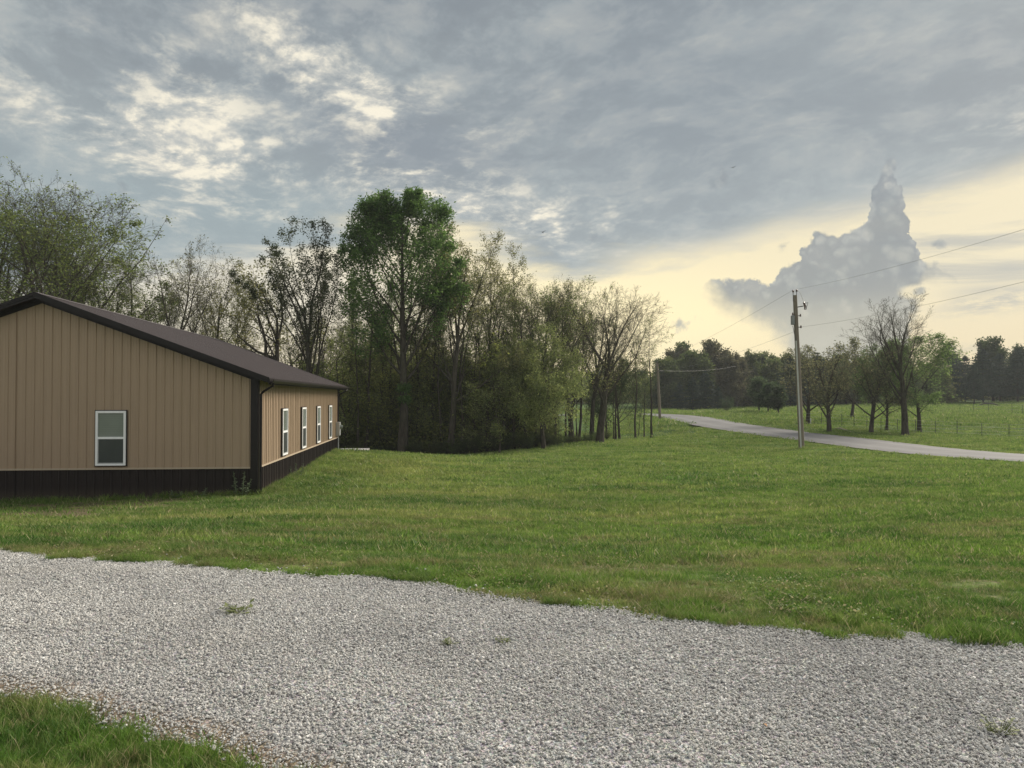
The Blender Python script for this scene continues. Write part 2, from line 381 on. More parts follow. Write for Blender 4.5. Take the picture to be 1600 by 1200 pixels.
def mat_blade(dead=False, name='grass_blade', dark=1.0):
    m, nt, b = mat(name)
    P = wpos(nt); c, dry, X, Y = grass_colour(nt, P)
    if dark != 1.0: c = mixc(nt, .75, c, (.13*dark, .23*dark, .042*dark))
    a = nt.nodes.new('ShaderNodeAttribute'); a.attribute_name = 'tint'; t = S(nt, a.outputs['Fac'])
    ai = nt.nodes.new('ShaderNodeAttribute'); ai.attribute_name = 'tint'; ai.attribute_type = 'INSTANCER'; ti = S(nt, ai.outputs['Fac'])
    c = mixc(nt, 1.0, c, mixc(nt, ti, (.52, .60, .50), (1.38, 1.30, 1.30)), 'MULTIPLY')
    c = mixc(nt, t.step(.0, .5)*.0 + (1.0 - t.step(.15, .5))*.4, c, (.070, .140, .028))
    c = mixc(nt, t.step(.72, .95)*.6, c, (.32, .34, .13))
    c = mixc(nt, t.step(.94, .96)*.8, c, (.48, .41, .25))
    tr = nt.nodes.new('ShaderNodeBsdfTranslucent'); nt.links.new(c, tr.inputs[0])
    setc(nt, b, c, .6); b.inputs['Specular IOR Level'].default_value = .25
    mx = nt.nodes.new('ShaderNodeMixShader'); mx.inputs[0].default_value = .42
    nt.links.new(b.outputs[0], mx.inputs[1]); nt.links.new(tr.outputs[0], mx.inputs[2])
    nt.links.new(mx.outputs[0], nt.nodes['Material Output'].inputs[0])
    return m
def mat_straw():
    m, nt, b = mat('dead_straw'); n = noise(nt, wpos(nt), 8, 3, .6); setc(nt, b, mixc(nt, n, (.30, .22, .12), (.52, .44, .27)), .8); return m
def mat_gravel_bed():
    m, nt, b = mat('gravel_bed'); P = wpos(nt)
    v = nt.nodes.new('ShaderNodeTexVoronoi'); v.inputs['Scale'].default_value = 62; nt.links.new(P, v.inputs['Vector'])
    n = noise(nt, P, 9, 4, .6); n2 = noise(nt, P, .8, 3, .5)
    c = mixc(nt, n.step(.35, .65), (.26, .25, .225), (.42, .40, .365))
    c = mixc(nt, .5, c, v.outputs['Color'], 'OVERLAY')
    hs = nt.nodes.new('ShaderNodeHueSaturation'); hs.inputs['Saturation'].default_value = .25; nt.links.new(c, hs.inputs['Color'])
    a = nt.nodes.new('ShaderNodeAttribute'); a.attribute_name = 'rim'
    c = mixc(nt, (S(nt, a.outputs['Fac']) + (n-.5)*.5).step(.35, .8)*.85, hs.outputs[0], (.23, .165, .10))
    setc(nt, b, c, .95); bump(nt, b, S(nt, v.outputs['Distance']), .01, 1)
    return m
def mat_stone():
    m, nt, b = mat('crushed_limestone'); P = wpos(nt)
    a = nt.nodes.new('ShaderNodeAttribute'); a.attribute_name = 'tint'; a.attribute_type = 'INSTANCER'; t = S(nt, a.outputs['Fac'])
    n = noise(nt, objco(nt), 2.2, 4, .6); n2 = noise(nt, P, .75, 3, .5)
    c = mixc(nt, t, (.30, .298, .29), (.68, .675, .65))
    c = mixc(nt, t.step(.93, .96), c, (.85, .84, .81))
    c = mixc(nt, 1.0 - t.step(.04, .09), c, (.13, .12, .12))
    c = mixc(nt, (t*7.31)._m('FRACT').step(.80, .95)*.3, c, (.48, .41, .32))
    c = mixc(nt, n.step(.3, .7)*.3, c, (.42, .40, .37))
    n3 = noise(nt, scalev(nt, P, .5, 1, 1), 1.6, 4, .6); c = mixc(nt, n2.step(.42, .62)*.35, c, (.30, .29, .28)); c = mixc(nt, n3.step(.5, .66)*.35, c, (.56, .54, .50))
    setc(nt, b, c, .9); b.inputs['Specular IOR Level'].default_value = .25
    return m
def mat_asphalt():
    m, nt, b = mat('worn_asphalt'); P = objco(nt); W = wpos(nt)
    n = noise(nt, W, .35, 5, .6); n2 = noise(nt, W, 3.0, 5, .7)
    at_ = nt.nodes.new('ShaderNodeAttribute'); at_.attribute_name = 'across'; ac = S(nt, at_.outputs['Fac'])
    c = mixc(nt, n.step(.35, .65), (.105, .105, .11), (.15, .148, .148))
    c = mixc(nt, n2.step(.4, .7)*.4, c, (.11, .108, .108))
    wheel = ((ac-.27)*(ac-.27)*(-160))._m('EXPONENT') + ((ac-.73)*(ac-.73)*(-160))._m('EXPONENT') + ((ac-.5)*(ac-.5)*(-400))._m('EXPONENT')*-.3
    c = mixc(nt, (wheel*.45).sat(), c, (.19, .19, .192))
    c = mixc(nt, (ac.step(.93, 1.0) + (1.0-ac.step(0, .07))).sat()*n2.step(.35, .6)*.5, c, (.20, .18, .13))
    setc(nt, b, c, .85); bump(nt, b, n2, .01, .5)
    return m

# ------------------------------------------------------------------ ground sheets
def axis(lo, hi, f):
    out = [lo]
    while out[-1] < hi: out.append(out[-1] + f(out[-1]))
    return np.array(out)
def build_ground():
    ys = axis(-60, 900, lambda y: .09 if 2.2 < y < 9 else .16 if -1 < y < 14 else .32 if -1 < y < 30 else .6 if -1 < y < 100 else 2.0 if y < 0 else 1.0+(y-100)*.05)
    xp = axis(0, 900, lambda x: .10 if x < 7 else .22 if x < 14 else .6 if x < 50 else 1.2 + (x-50)*.06)
    xs = np.concatenate([-xp[::-1], xp[1:]])
    X, Y = np.meshgrid(xs, ys); Z = H(X, Y)
    # let the ground dip under the drive sheet
    ins = np.clip(np.minimum(y_far(X)-Y, Y-y_near(X))/.12, 0, 1); Z = Z - ins*.045
    for f in (road_field, ditch_field, field_dip): Z = f(X, Y, Z)
    V = np.stack([X, Y, Z], -1).reshape(-1, 3); nx, ny = len(xs), len(ys)
    i = (np.arange(ny-1)[:, None]*nx + np.arange(nx-1)[None]).ravel()
    me = mesh_np('lawn', V, np.stack([i, i+1, i+nx+1, i+nx], -1), smooth=True)
    o = link('lawn', me, None, mat_lawn()); tag(o, 'mown green lawn and field rising and dipping towards the woods', kind='structure')
    return o
# road centre line
RC = np.array([(52, -6), (35, 13.5), (28.5, 25), (24, 35.5), (20.6, 46), (18.8, 58), (18.2, 70), (18.4, 80), (17.2, 87), (13.5, 92.5), (7, 95.5), (-4, 97), (-20, 98), (-45, 99)], float)
def spline(P, n):
    t = np.arange(len(P)); tt = np.linspace(0, len(P)-1, n); out = []
    for a in tt:
        i = min(int(a), len(P)-2); f = a-i; p0, p1, p2, p3 = P[max(i-1, 0)], P[i], P[i+1], P[min(i+2, len(P)-1)]
        out.append(.5*((2*p1)+(-p0+p2)*f+(2*p0-5*p1+4*p2-p3)*f*f+(-p0+3*p1-3*p2+p3)*f**3))
    return np.array(out)
RS = spline(RC, 260); RT = np.gradient(RS, axis=0); RT /= np.linalg.norm(RT, axis=1)[:, None]; RN = np.stack([RT[:, 1], -RT[:, 0]], -1)
RZ = H(RS[:, 0], RS[:, 1], False); RZ = np.convolve(np.pad(RZ, 6, 'edge'), np.ones(13)/13, 'valid'); RHW = 2.6
def road_dist(X, Y):
    d = np.full(X.shape, 1e9); z = np.zeros(X.shape); q = (X > -60) & (X < 60) & (Y > -12) & (Y < 110)
    xs, ys = X[q], Y[q]; D2 = np.full(xs.shape, 1e9); ZZ = np.zeros(xs.shape)
    for i in range(len(RS)):
        e = (xs-RS[i, 0])**2 + (ys-RS[i, 1])**2; k = e < D2; D2[k] = e[k]; ZZ[k] = RZ[i]
    d[q] = np.sqrt(D2); z[q] = ZZ; return d, z
def road_field(X, Y, Z):
    d, z = road_dist(X, Y); k = 1-np.clip((d-RHW-.3)/3.2, 0, 1); k = k*k*(3-2*k)
    return Z*(1-k) + (z-.07)*k
DITCH = np.array([(9.5, 60), (11.3, 61.5), (13.2, 63.8), (15.2, 66.5)])
def ditch_field(X, Y, Z):
    q = (X > 0) & (X < 22) & (Y > 50) & (Y < 75); xs, ys = X[q], Y[q]; D = np.full(xs.shape, 1e9)
    P = spline(DITCH, 40)
    for p in P: D = np.minimum(D, (xs-p[0])**2 + ((ys-p[1]))**2)
    Z = Z.copy(); Z[q] -= .38*np.exp(-D/.8); return Z
def field_dip(X, Y, Z): return Z
def build_drive():
    xs = np.concatenate([np.arange(-26, -9, .35), np.arange(-9, 8, .06), np.arange(8, 30, .4)]); n = 64
    yf, yn = y_far(xs), y_near(xs)
    t = np.linspace(0, 1, n); X = np.repeat(xs[:, None], n, 1); Y = yn[:, None] + (yf-yn)[:, None]*t[None]
    edge = np.minimum(Y-yn[:, None], yf[:, None]-Y)
    Z = np.zeros_like(X) + .012 + _vn(X*1.3, Y*1.3, 3)*.008 + _vn(X*4, Y*4, 4)*.004 - .03*np.exp(-edge/.05) + .0
    V = np.stack([X, Y, Z], -1).reshape(-1, 3); m = len(xs)
    i = (np.arange(m-1)[:, None]*n + np.arange(n-1)[None]).ravel()
    me = mesh_np('gravel_driveway', V, np.stack([i, i+n, i+n+1, i+1], -1), smooth=True)
    a = me.attributes.new('rim', 'FLOAT', 'POINT'); a.data.foreach_set('value', np.clip(1-(Y-yn[:, None])/.55, 0, 1).ravel().astype(np.float32))
    o = link('gravel_driveway', me, None, mat_gravel_bed()); tag(o, 'pale grey gravel driveway crossing the foreground', kind='structure')
def build_road():
    acr = np.linspace(-1, 1, 9); X = RS[:, 0:1] + RN[:, 0:1]*acr*RHW; Y = RS[:, 1:2] + RN[:, 1:2]*acr*RHW
    jit = _vn(np.arange(len(RS))*.9, np.zeros(len(RS)), 3)*.10
    X[:, 0] += RN[:, 0]*jit; X[:, -1] += RN[:, 0]*jit
    Z = np.repeat(RZ[:, None], 9, 1) + .05*(1-acr[None]**2) - .02
    n = 9; m = len(RS); V = np.stack([X, Y, Z], -1).reshape(-1, 3)
    i = (np.arange(m-1)[:, None]*n + np.arange(n-1)[None]).ravel()
    me = mesh_np('road', V, np.stack([i, i+1, i+n+1, i+n], -1), smooth=True)
    a = me.attributes.new('across', 'FLOAT', 'POINT'); a.data.foreach_set('value', np.repeat(((acr+1)/2)[None], m, 0).ravel().astype(np.float32))
    o = link('road', me, None, mat_asphalt()); tag(o, 'grey asphalt country road running over the rise', kind='structure')
build_ground(); build_drive(); build_road()
_rd_cache = {}
def ground_z(X, Y):                              # the ground with road bank and ditch, for standing things on
    X = np.atleast_1d(np.asarray(X, float)); Y = np.atleast_1d(np.asarray(Y, float))
    return ditch_field(X, Y, road_field(X, Y, H(X, Y)))
def gz(x, y): return float(ground_z([x], [y])[0])

# ------------------------------------------------------------------ scattered stuff (geometry nodes on numpy points)
def scatter(name, pts, idx, rot, scl, tint, sources, label):
    me = bpy.data.meshes.new(name + '_points'); me.vertices.add(len(pts)); me.vertices.foreach_set('co', np.asarray(pts, np.float32).ravel())
    for nm, ty, arr in (('idx', 'INT', idx), ('scl', 'FLOAT', scl), ('tint', 'FLOAT', tint)):
        a = me.attributes.new(nm, ty, 'POINT'); a.data.foreach_set('value', np.asarray(arr, np.int32 if ty == 'INT' else np.float32))
    a = me.attributes.new('rot', 'FLOAT_VECTOR', 'POINT'); a.data.foreach_set('vector', np.asarray(rot, np.float32).ravel())
    o = link(name, me); tag(o, label, kind='stuff')
    c = bpy.data.collections.new(name + '_source')
    for q_, s_ in enumerate(sources): s_.name = f'{name}_piece_{q_:02d}'; c.objects.link(s_)   # kept in order: the index picks by sorted name
    ng = bpy.data.node_groups.new(name + '_scatter', 'GeometryNodeTree')
    ng.interface.new_socket('Geometry', in_out='INPUT', socket_type='NodeSocketGeometry')
    ng.interface.new_socket('Geometry', in_out='OUTPUT', socket_type='NodeSocketGeometry')
    gi, go = ng.nodes.new('NodeGroupInput'), ng.nodes.new('NodeGroupOutput')
    ci = ng.nodes.new('GeometryNodeCollectionInfo'); ci.inputs['Collection'].default_value = c
    ci.inputs['Separate Children'].default_value = True; ci.inputs['Reset Children'].default_value = True
    ip = ng.nodes.new('GeometryNodeInstanceOnPoints'); ip.inputs['Pick Instance'].default_value = True
    def at_(nm, ty):
        n = ng.nodes.new('GeometryNodeInputNamedAttribute'); n.data_type = ty; n.inputs['Name'].default_value = nm; return n.outputs['Attribute']
    L = ng.links.new
    L(gi.outputs[0], ip.inputs['Points']); L(ci.outputs[0], ip.inputs['Instance']); L(at_('idx', 'INT'), ip.inputs['Instance Index'])
    L(at_('rot', 'FLOAT_VECTOR'), ip.inputs['Rotation']); L(at_('scl', 'FLOAT'), ip.inputs['Scale']); L(ip.outputs[0], go.inputs[0])
    m = o.modifiers.new('scatter', 'NODES'); m.node_group = ng
    return o
def leaves_np(Lf, size, rng, asp=.55, droop=0.0):
    P = np.array(Lf); n = len(P); d = rng.normal(size=(n, 3)); d[:, 2] = d[:, 2]*.6 - droop; d /= np.linalg.norm(d, axis=1)[:, None]
    s_ = np.cross(d, rng.normal(size=(n, 3))); s_ /= np.linalg.norm(s_, axis=1)[:, None]; L = size*rng.uniform(.5, 1.35, n)[:, None]
    V = np.stack([P, P+d*L*.5+s_*L*asp*.5, P+d*L, P+d*L*.5-s_*L*asp*.5], 1).reshape(-1, 3); F = np.arange(4*n).reshape(n, 4); return V, F, rng.random(n)
def rock_source(k, mat_):
    rnd = random.Random(k); bm = bmesh.new(); bmesh.ops.create_icosphere(bm, subdivisions=1, radius=1)
    pl = [Vector((rnd.gauss(0, 1), rnd.gauss(0, 1), rnd.gauss(0, 1))).normalized() for _ in range(7)]
    for v in bm.verts:
        for n in pl:
            d = v.co.dot(n); lim = .62
            if d > lim: v.co -= n*(d-lim)
        v.co.x *= 1.25; v.co.z *= .72
        v.co *= rnd.uniform(.9, 1.1)
    me = bpy.data.meshes.new('gravel_stone'); bm.to_mesh(me); bm.free(); me.materials.append(mat_)
    return bpy.data.objects.new('gravel_stone', me)
def tuft_source(k, mat_, nb, rad, h0, h1_, w, lean=.35, seg=2):
    rng = np.random.default_rng(k+77); V, F, T = [], [], []
    for i in range(nb):
        r, a = rad*math.sqrt(rng.random()), rng.random()*6.283; x, y = r*math.cos(a), r*math.sin(a)
        h = rng.uniform(h0, h1_); b = rng.random()*6.283; f = rng.random()*6.283; L = lean*h*rng.uniform(.2, 1.6)
        ww = w*rng.uniform(.7, 1.3); dx, dy = math.cos(b)*ww/2, math.sin(b)*ww/2; t = rng.random(); n = len(V)
        for s_ in range(seg):
            q = s_/seg; ox, oy = math.cos(f)*L*q*q, math.sin(f)*L*q*q; k_ = 1-.35*q
            V += [(x+ox-dx*k_, y+oy-dy*k_, h*q - .01), (x+ox+dx*k_, y+oy+dy*k_, h*q - .01)]
        V.append((x+math.cos(f)*L, y+math.sin(f)*L, h*(.93)))
        for s_ in range(seg-1): a_ = n+2*s_; F += [(a_, a_+1, a_+3), (a_, a_+3, a_+2)]; T += [t, t]
        a_ = n+2*(seg-1); F.append((a_, a_+1, a_+2)); T.append(t)
    me = mesh_np('grass_tuft', V, np.array(F), mats=[mat_], attr=T)
    return bpy.data.objects.new('grass_tuft', me)
def build_gravel():
    rng = np.random.default_rng(4); P = []
    def fill(x0, x1, n, lo, hi, ymin=-9, ymax=99):
        x = rng.uniform(x0, x1, n); yn, yf = y_near(x), y_far(x); y = rng.uniform(0, 1, n)*(yf-yn+.10)+yn-.06
        q = (y > ymin) & (y < ymax) & (np.abs(x) < y*.85+2.6); x, y = x[q], y[q]
        s_ = np.exp(rng.uniform(np.log(lo), np.log(hi), len(x)))
        P.append(np.stack([x, y, s_], -1))
    fill(-11, 8.5, 512000, .0034, .0085); fill(-11, 8.5, 73000, .007, .0125); fill(-11, 8.5, 4200, .011, .016)
    A = np.concatenate(P); x, y, s_ = A.T; yn = y_near(x)
    tt = (y-yn)/(y_far(x)-yn); track = np.exp(-((tt-.30)/.11)**2)+np.exp(-((tt-.74)/.10)**2); track *= np.clip(.7+_vn(x*.8, y*.8, 61)*.6, 0, 1)
    keep = (rng.random(len(x)) < np.clip(.30 + (y-yn)/.6, 0, 1)) & (rng.random(len(x)) > track*.45); x, y, s_ = x[keep], y[keep], s_[keep]
    z = .012 + _vn(x*1.3, y*1.3, 3)*.008 + _vn(x*4, y*4, 4)*.004 + s_*.25 + rng.random(len(x))*.006
    # strays on the verge and in the grass
    xa = rng.uniform(-7, 6, 900); ya = y_far(xa) + rng.exponential(.12, 900); za = H(xa, ya) + .01
    x = np.r_[x, xa]; y = np.r_[y, ya]; z = np.r_[z, za]; s_ = np.r_[s_, rng.uniform(.007, .014, 900)]
    n = len(x); M = mat_stone()
    scatter('gravel', np.stack([x, y, z], -1), rng.integers(0, 10, n), np.stack([rng.normal(0, .32, n), rng.normal(0, .32, n), rng.uniform(0, 6.28, n)], -1), s_, rng.random(n),
            [rock_source(k, M) for k in range(10)], 'loose crushed limestone lying on the driveway')
def in_building(x, y):
    cx, cy = x-BC.x, y-BC.y; lx = cx*math.cos(BR)+cy*math.sin(BR); ly = -cx*math.sin(BR)+cy*math.cos(BR)
    return (lx < .06) & (lx > -11.6) & (ly > -.04) & (ly < 16.5)
BC = Vector((-7.13, 21.5, -2.70 + EYE)); BR = math.atan2(.0896, .996)
def leafy_source(k, m_, n, rad, l):
    rng = np.random.default_rng(k+300); P = np.stack([rng.normal(0, rad, n), rng.normal(0, rad, n), rng.uniform(.01, .045, n)], -1)
    V, F, t = leaves_np([tuple(p) for p in P], l, rng, .6); V[:, 2] = np.abs(V[:, 2]); me = mesh_np('clover_patch', V, F, mats=[m_], attr=t); return bpy.data.objects.new('clover_patch', me)
def build_grass():
    rng = np.random.default_rng(9); M = mat_blade(); ML = mat_blade(name='grass_blade_long', dark=1.0)
    src = [tuft_source(k, M, 28, .075, .016, .042, .0042, .8) for k in range(6)]             # 0-5 mown, close
    src += [tuft_source(10+k, M, 36, .17, .018, .048, .0085, .8) for k in range(4)]           # 6-9 mown, middle
    src += [tuft_source(20+k, M, 40, .42, .03, .075, .020, .8) for k in range(4)]             # 10-13 mown, far
    src += [tuft_source(30+k, ML, 34, .07, .05, .115, .0042, .6, 3) for k in range(4)]        # 14-17 uncut clumps
    src += [leafy_source(k, M, 60, .05, .018) for k in range(3)]                              # 18-20 clover and plantain
    src += [tuft_source(50+k, mat_straw(), 9, .09, .02, .05, .004, 2.6, 3) for k in range(2)]          # 21-22 lying straw
    X, Y, I, Z = [], [], [], []
    def band(y0, y1, n, lo, hi, sc0=.8, sc1=1.2, cond=None):
        ym = (y0+y1)/2; n = int(n*(ym*.78+3.6)/(ym*.70+.8)); y = rng.uniform(y0, y1, n); x = rng.uniform(-1, 1, n)*(y*.78+3.6)
        m = (y > y_far(x)+.0) | (y < y_near(x))
        if cond is not None: m &= cond(x, y)
        m &= ~in_building(x, y)
        ly_ = -(x-BC.x)*math.sin(BR)+(y-BC.y)*math.cos(BR); m &= ~((ly_ > -5.4+_vn(x*1.5, y*2, 51)*.7) & (ly_ < .1) & (x < -8.2+_vn(x*0, y*2, 52)) & (rng.random(n) < .88))
        d = _vn(x*.45, y*1.0, 21)*.5 + _vn(x*1.5, y*2.6, 22)*.35 + _vn(x*5, y*6, 23)*.3
        near = np.clip(1-(y-6)/9, 0, 1); m &= (d < .30 + .5*(1-near)) | (rng.random(n) < .35)
        x, y = x[m], y[m]; X.append(x); Y.append(y); I.append(rng.integers(lo, hi, len(x))); Z.append(rng.uniform(sc0, sc1, len(x))*(1+.55*np.clip(_vn(x*1.7, y*2.6, 41)+_vn(x*6, y*8, 42)*.9, -.8, 1.3)))
    band(2.8, 9.5, 34000, 0, 6, .6, 1.5); band(8.5, 15, 34000, 6, 10, .6, 1.5); band(14, 24, 30000, 6, 10, .8, 1.8)
    band(22, 48, 30000, 10, 14, .8, 1.2); band(46, 70, 14000, 10, 14, 1, 1.6, lambda x, y: x > 2); band(66, 128, 30000, 10, 14, 1.6, 2.8, lambda x, y: x > 8)
    for (lo, hi, n_, sd, th) in ((18, 21, 6000, 71, .35), (21, 23, 4200, 72, .35)):
        y = rng.uniform(4.5, 16, n_); x = rng.uniform(-1, 1, n_)*(y*.70+.8); q = (y > y_far(x)+.02) & (_vn(x*.9, y*1.3, sd)+_vn(x*3, y*3, sd+1)*.5 > th); x, y = x[q], y[q]
        X.append(x); Y.append(y); I.append(rng.integers(lo, hi, len(x))); Z.append(rng.uniform(.7, 1.3, len(x)))
    # ragged clumps along the far edge of the drive
    x = rng.uniform(-8, 5, 5200); e = rng.exponential(.11, 5200); y = y_far(x) + e - .03
    q = (_vn(x*2.2, x*0, 31) + _vn(x*7, x*0, 32)*.6 > -.25); X.append(x[q]); Y.append(y[q]); I.append(rng.integers(14, 18, q.sum())); Z.append(rng.uniform(.35, .8, q.sum()))
    # the lush patch in the near left corner
    x = rng.uniform(-5.6, 1.0, 9800); y = rng.uniform(1.4, 5.4, 9800); q = y < y_near(x) - .03
    X.append(x[q]); Y.append(y[q]); I.append(rng.integers(14, 18, q.sum())); Z.append(rng.uniform(.4, .95, q.sum()))
    # dark tussock by the right edge of the picture, and some in the lawn
    for (cx, cy, r, n, sc) in [(3.02, 5.12, .17, 60, 1.25), (1.35, 6.1, .2, 45, .9), (.2, 6.9, .25, 40, .9), (-3.0, 7.8, .2, 40, .9), (2.3, 5.55, .15, 30, .9), (-1.2, 7.1, .2, 30, .8), (-4.6, 8.3, .25, 40, .8)]:
        a = rng.uniform(0, 6.28, n); rr = r*np.sqrt(rng.random(n)); X.append(cx+rr*np.cos(a)*1.5); Y.append(cy+rr*np.sin(a)); I.append(rng.integers(14, 18, n)); Z.append(rng.uniform(.7, 1.0, n)*sc)
    # longer grass left standing against the walls
    n = 700; t = rng.uniform(-11, 16, n); d = .06 + rng.exponential(.10, n)
    lx = np.where(t < 0, t, d); ly = np.where(t < 0, -d, t); x = BC.x + lx*math.cos(BR) - ly*math.sin(BR); y = BC.y + lx*math.sin(BR) + ly*math.cos(BR)
    X.append(x); Y.append(y); I.append(rng.integers(14, 18, n)); Z.append(rng.uniform(1.0, 2.2, n))
    x, y, i, s_ = map(np.concatenate, (X, Y, I, Z)); z = ground_z(x, y); n = len(x)
    d, _ = road_dist(x, y); q = (d > RHW+.15); x, y, i, s_, z = x[q], y[q], i[q], s_[q], z[q]; n = len(x)
    scatter('grass', np.stack([x, y, z], -1), i, np.stack([rng.normal(0, .08, n), rng.normal(0, .08, n), rng.uniform(0, 6.28, n)], -1), s_, rng.random(n), src, 'short mown grass blades covering the lawn and the verge')
build_gravel(); build_grass()

# ------------------------------------------------------------------ the metal building
def mat_metal(name, col, rough=.45, var=.06, grime=0.0, spec=.35):
    m, nt, b = mat(name); O = objco(nt)
    n = noise(nt, O, 1.3, 4, .6); n2 = noise(nt, scalev(nt, O, 9, 9, .6), 1.0, 4, .7)
    d = tuple(c*(1-var*3) for c in col); l = tuple(min(1, c*(1+var)) for c in col)
    c = mixc(nt, n, d, l); c = mixc(nt, n2.step(.45, .75)*.28, c, tuple(c_*.7 for c_ in col))
    oi = nt.nodes.new('ShaderNodeObjectInfo'); c = mixc(nt, S(nt, oi.outputs['Random'])*.10, c, tuple(c_*.86 for c_ in col))
    if grime:
        sep = nt.nodes.new('ShaderNodeSeparateXYZ'); nt.links.new(O, sep.inputs[0])
        z = S(nt, sep.outputs[2]); c = mixc(nt, (1.0-(z + (n2-.5)*.3).step(-.15, .3))*grime, c, (.10, .08, .06))
    setc(nt, b, c, n*.15 + (rough-.07)); b.inputs['Specular IOR Level'].default_value = spec
    return m
M_TAN = mat_metal('tan_painted_steel', (.375, .278, .192), .5, .03)
M_TANT = mat_metal('tan_trim', (.44, .36, .27), .5, .03)
M_BRN = mat_metal('dark_brown_painted_steel', (.020, .014, .013), .5, .05, .5, .2)
M_ROOF = mat_metal('brown_roof_steel', (.105, .082, .078), .42, .06, 0, .5)
M_TRIM = mat_metal('dark_brown_trim', (.013, .010, .010), .45, .05, 0, .25)
M_WHT = mat_metal('white_vinyl', (.86, .87, .88), .4, .01)
M_GREY = mat_metal('grey_enamel', (.38, .39, .39), .4, .04)
def mat_glass(name, col, rough, spec=.5, blinds=False):
    m, nt, b = mat(name); O = objco(nt)
    n = noise(nt, O, 2.0, 3, .6)
    c = mixc(nt, n, tuple(x*.8 for x in col), tuple(min(1, x*1.15) for x in col))
    if blinds:
        sep = nt.nodes.new('ShaderNodeSeparateXYZ'); nt.links.new(O, sep.inputs[0])
        c = mixc(nt, (S(nt, sep.outputs[2])*125.0)._m('SINE').step(.2, 1.0)*.25, c, tuple(x*.55 for x in col))
    setc(nt, b, c, rough); b.inputs['Specular IOR Level'].default_value = spec; b.inputs['Coat Weight'].default_value = .35; b.inputs['Coat Roughness'].default_value = .03
    return m
M_PANE = mat_glass('window_glass', (.19, .22, .195), .12, .5, True)
M_SCREEN = mat_glass('insect_screen', (.045, .053, .054), .4, .3)
W_, L_, TRIMZ, EAVEZ, SL = 11.5, 16.4, .75, 3.25, .37
def rib_profile(x0, x1, pitch=.2286, h=.024, minor=True):
    """(s, depth) outline of ribbed sheet between x0 and x1, ribs sitting on multiples of the pitch"""
    P = [(x0, 0.0)]; k = math.floor(x0/pitch)
    while k*pitch < x1:
        c = k*pitch
        for a, d in ((-.028, 0), (-.012, h), (.012, h), (.028, 0)): P.append((c+a, d))
        if minor:
            for q in (.076, .152):
                for a, d in ((-.012, 0), (-.005, .0035), (.005, .0035), (.012, 0)): P.append((c+q+a, d))
        k += 1
    P = [p for p in P if x0-1e-6 <= p[0] <= x1+1e-6]; P.append((x1, 0.0)); return P
def sheet(name, prof, zb, zt, place, m, parent):
    """ribbed sheet: place(s, d, z) -> point; zt a function of s"""
    V = []
    for s_, d in prof: V += [place(s_, d, zb), place(s_, d, zt(s_))]
    F = [(2*i, 2*i+2, 2*i+3, 2*i+1) for i in range(len(prof)-1)]
    me = bpy.data.meshes.new(name); me.from_pydata(V, [], F); return link(name, me, parent, m)
def window(parent, place, w=.80, h=1.5):
    """place(a, d, z): a along the wall from window centre, d outwards, z up from window bottom"""
    def bx(mb, a0, a1, d0, d1, z0, z1):
        P = [place(a, d, z) for z in (z0, z1) for d in (d0, d1) for a in (a0, a1)]
        mb.poly(P, [(0, 2, 3, 1), (4, 5, 7, 6), (0, 1, 5, 4), (2, 6, 7, 3), (0, 4, 6, 2), (1, 3, 7, 5)])
    hw = w/2; f = .062; t = .045
    tr = MB()
    for b in ((-hw-.024, -hw-.002, .002, .040, -.024, h+.024), (hw+.002, hw+.024, .002, .040, -.024, h+.024)): bx(tr, *b)
    bx(tr, -hw-.002, hw+.002, .002, .038, h+.002, h+.024); bx(tr, -hw-.002, hw+.002, .002, .038, -.024, -.002)
    fr = MB(); bx(fr, -hw, -hw+f, .003, .062, 0, h); bx(fr, hw-f, hw, .003, .062, 0, h)
    bx(fr, -hw+f, hw-f, .003, .060, h-f, h); bx(fr, -hw+f, hw-f, .003, .066, 0, f*.8)
    win = fr.build('window', M_WHT, parent, bevel=.004)
    o = tr.build('window_trim', M_TRIM, win)
    mb = MB(); mid = h*.505; bx(mb, -hw+f, hw-f, .010, .056, mid-.03, mid+.03); mb.build('meeting_rail', M_WHT, win)
    mb = MB(); bx(mb, -hw+f, hw-f, .024, .030, mid+.03, h-f); mb.build('pane', M_PANE, win)
    mb = MB(); bx(mb, -hw+f, hw-f, .040, .044, f*.8, mid-.03); o = mb.build('insect_screen', M_SCREEN, win)
    mb = MB()
    for b in ((-hw+f, -hw+f+.022, .0445, .052, f*.8, mid-.03), (-hw+f+.022, hw-f, .0445, .052, f*.8, f*.8+.03)): bx(mb, *b)
    mb.build('screen_frame', M_GREY, win)
    return win
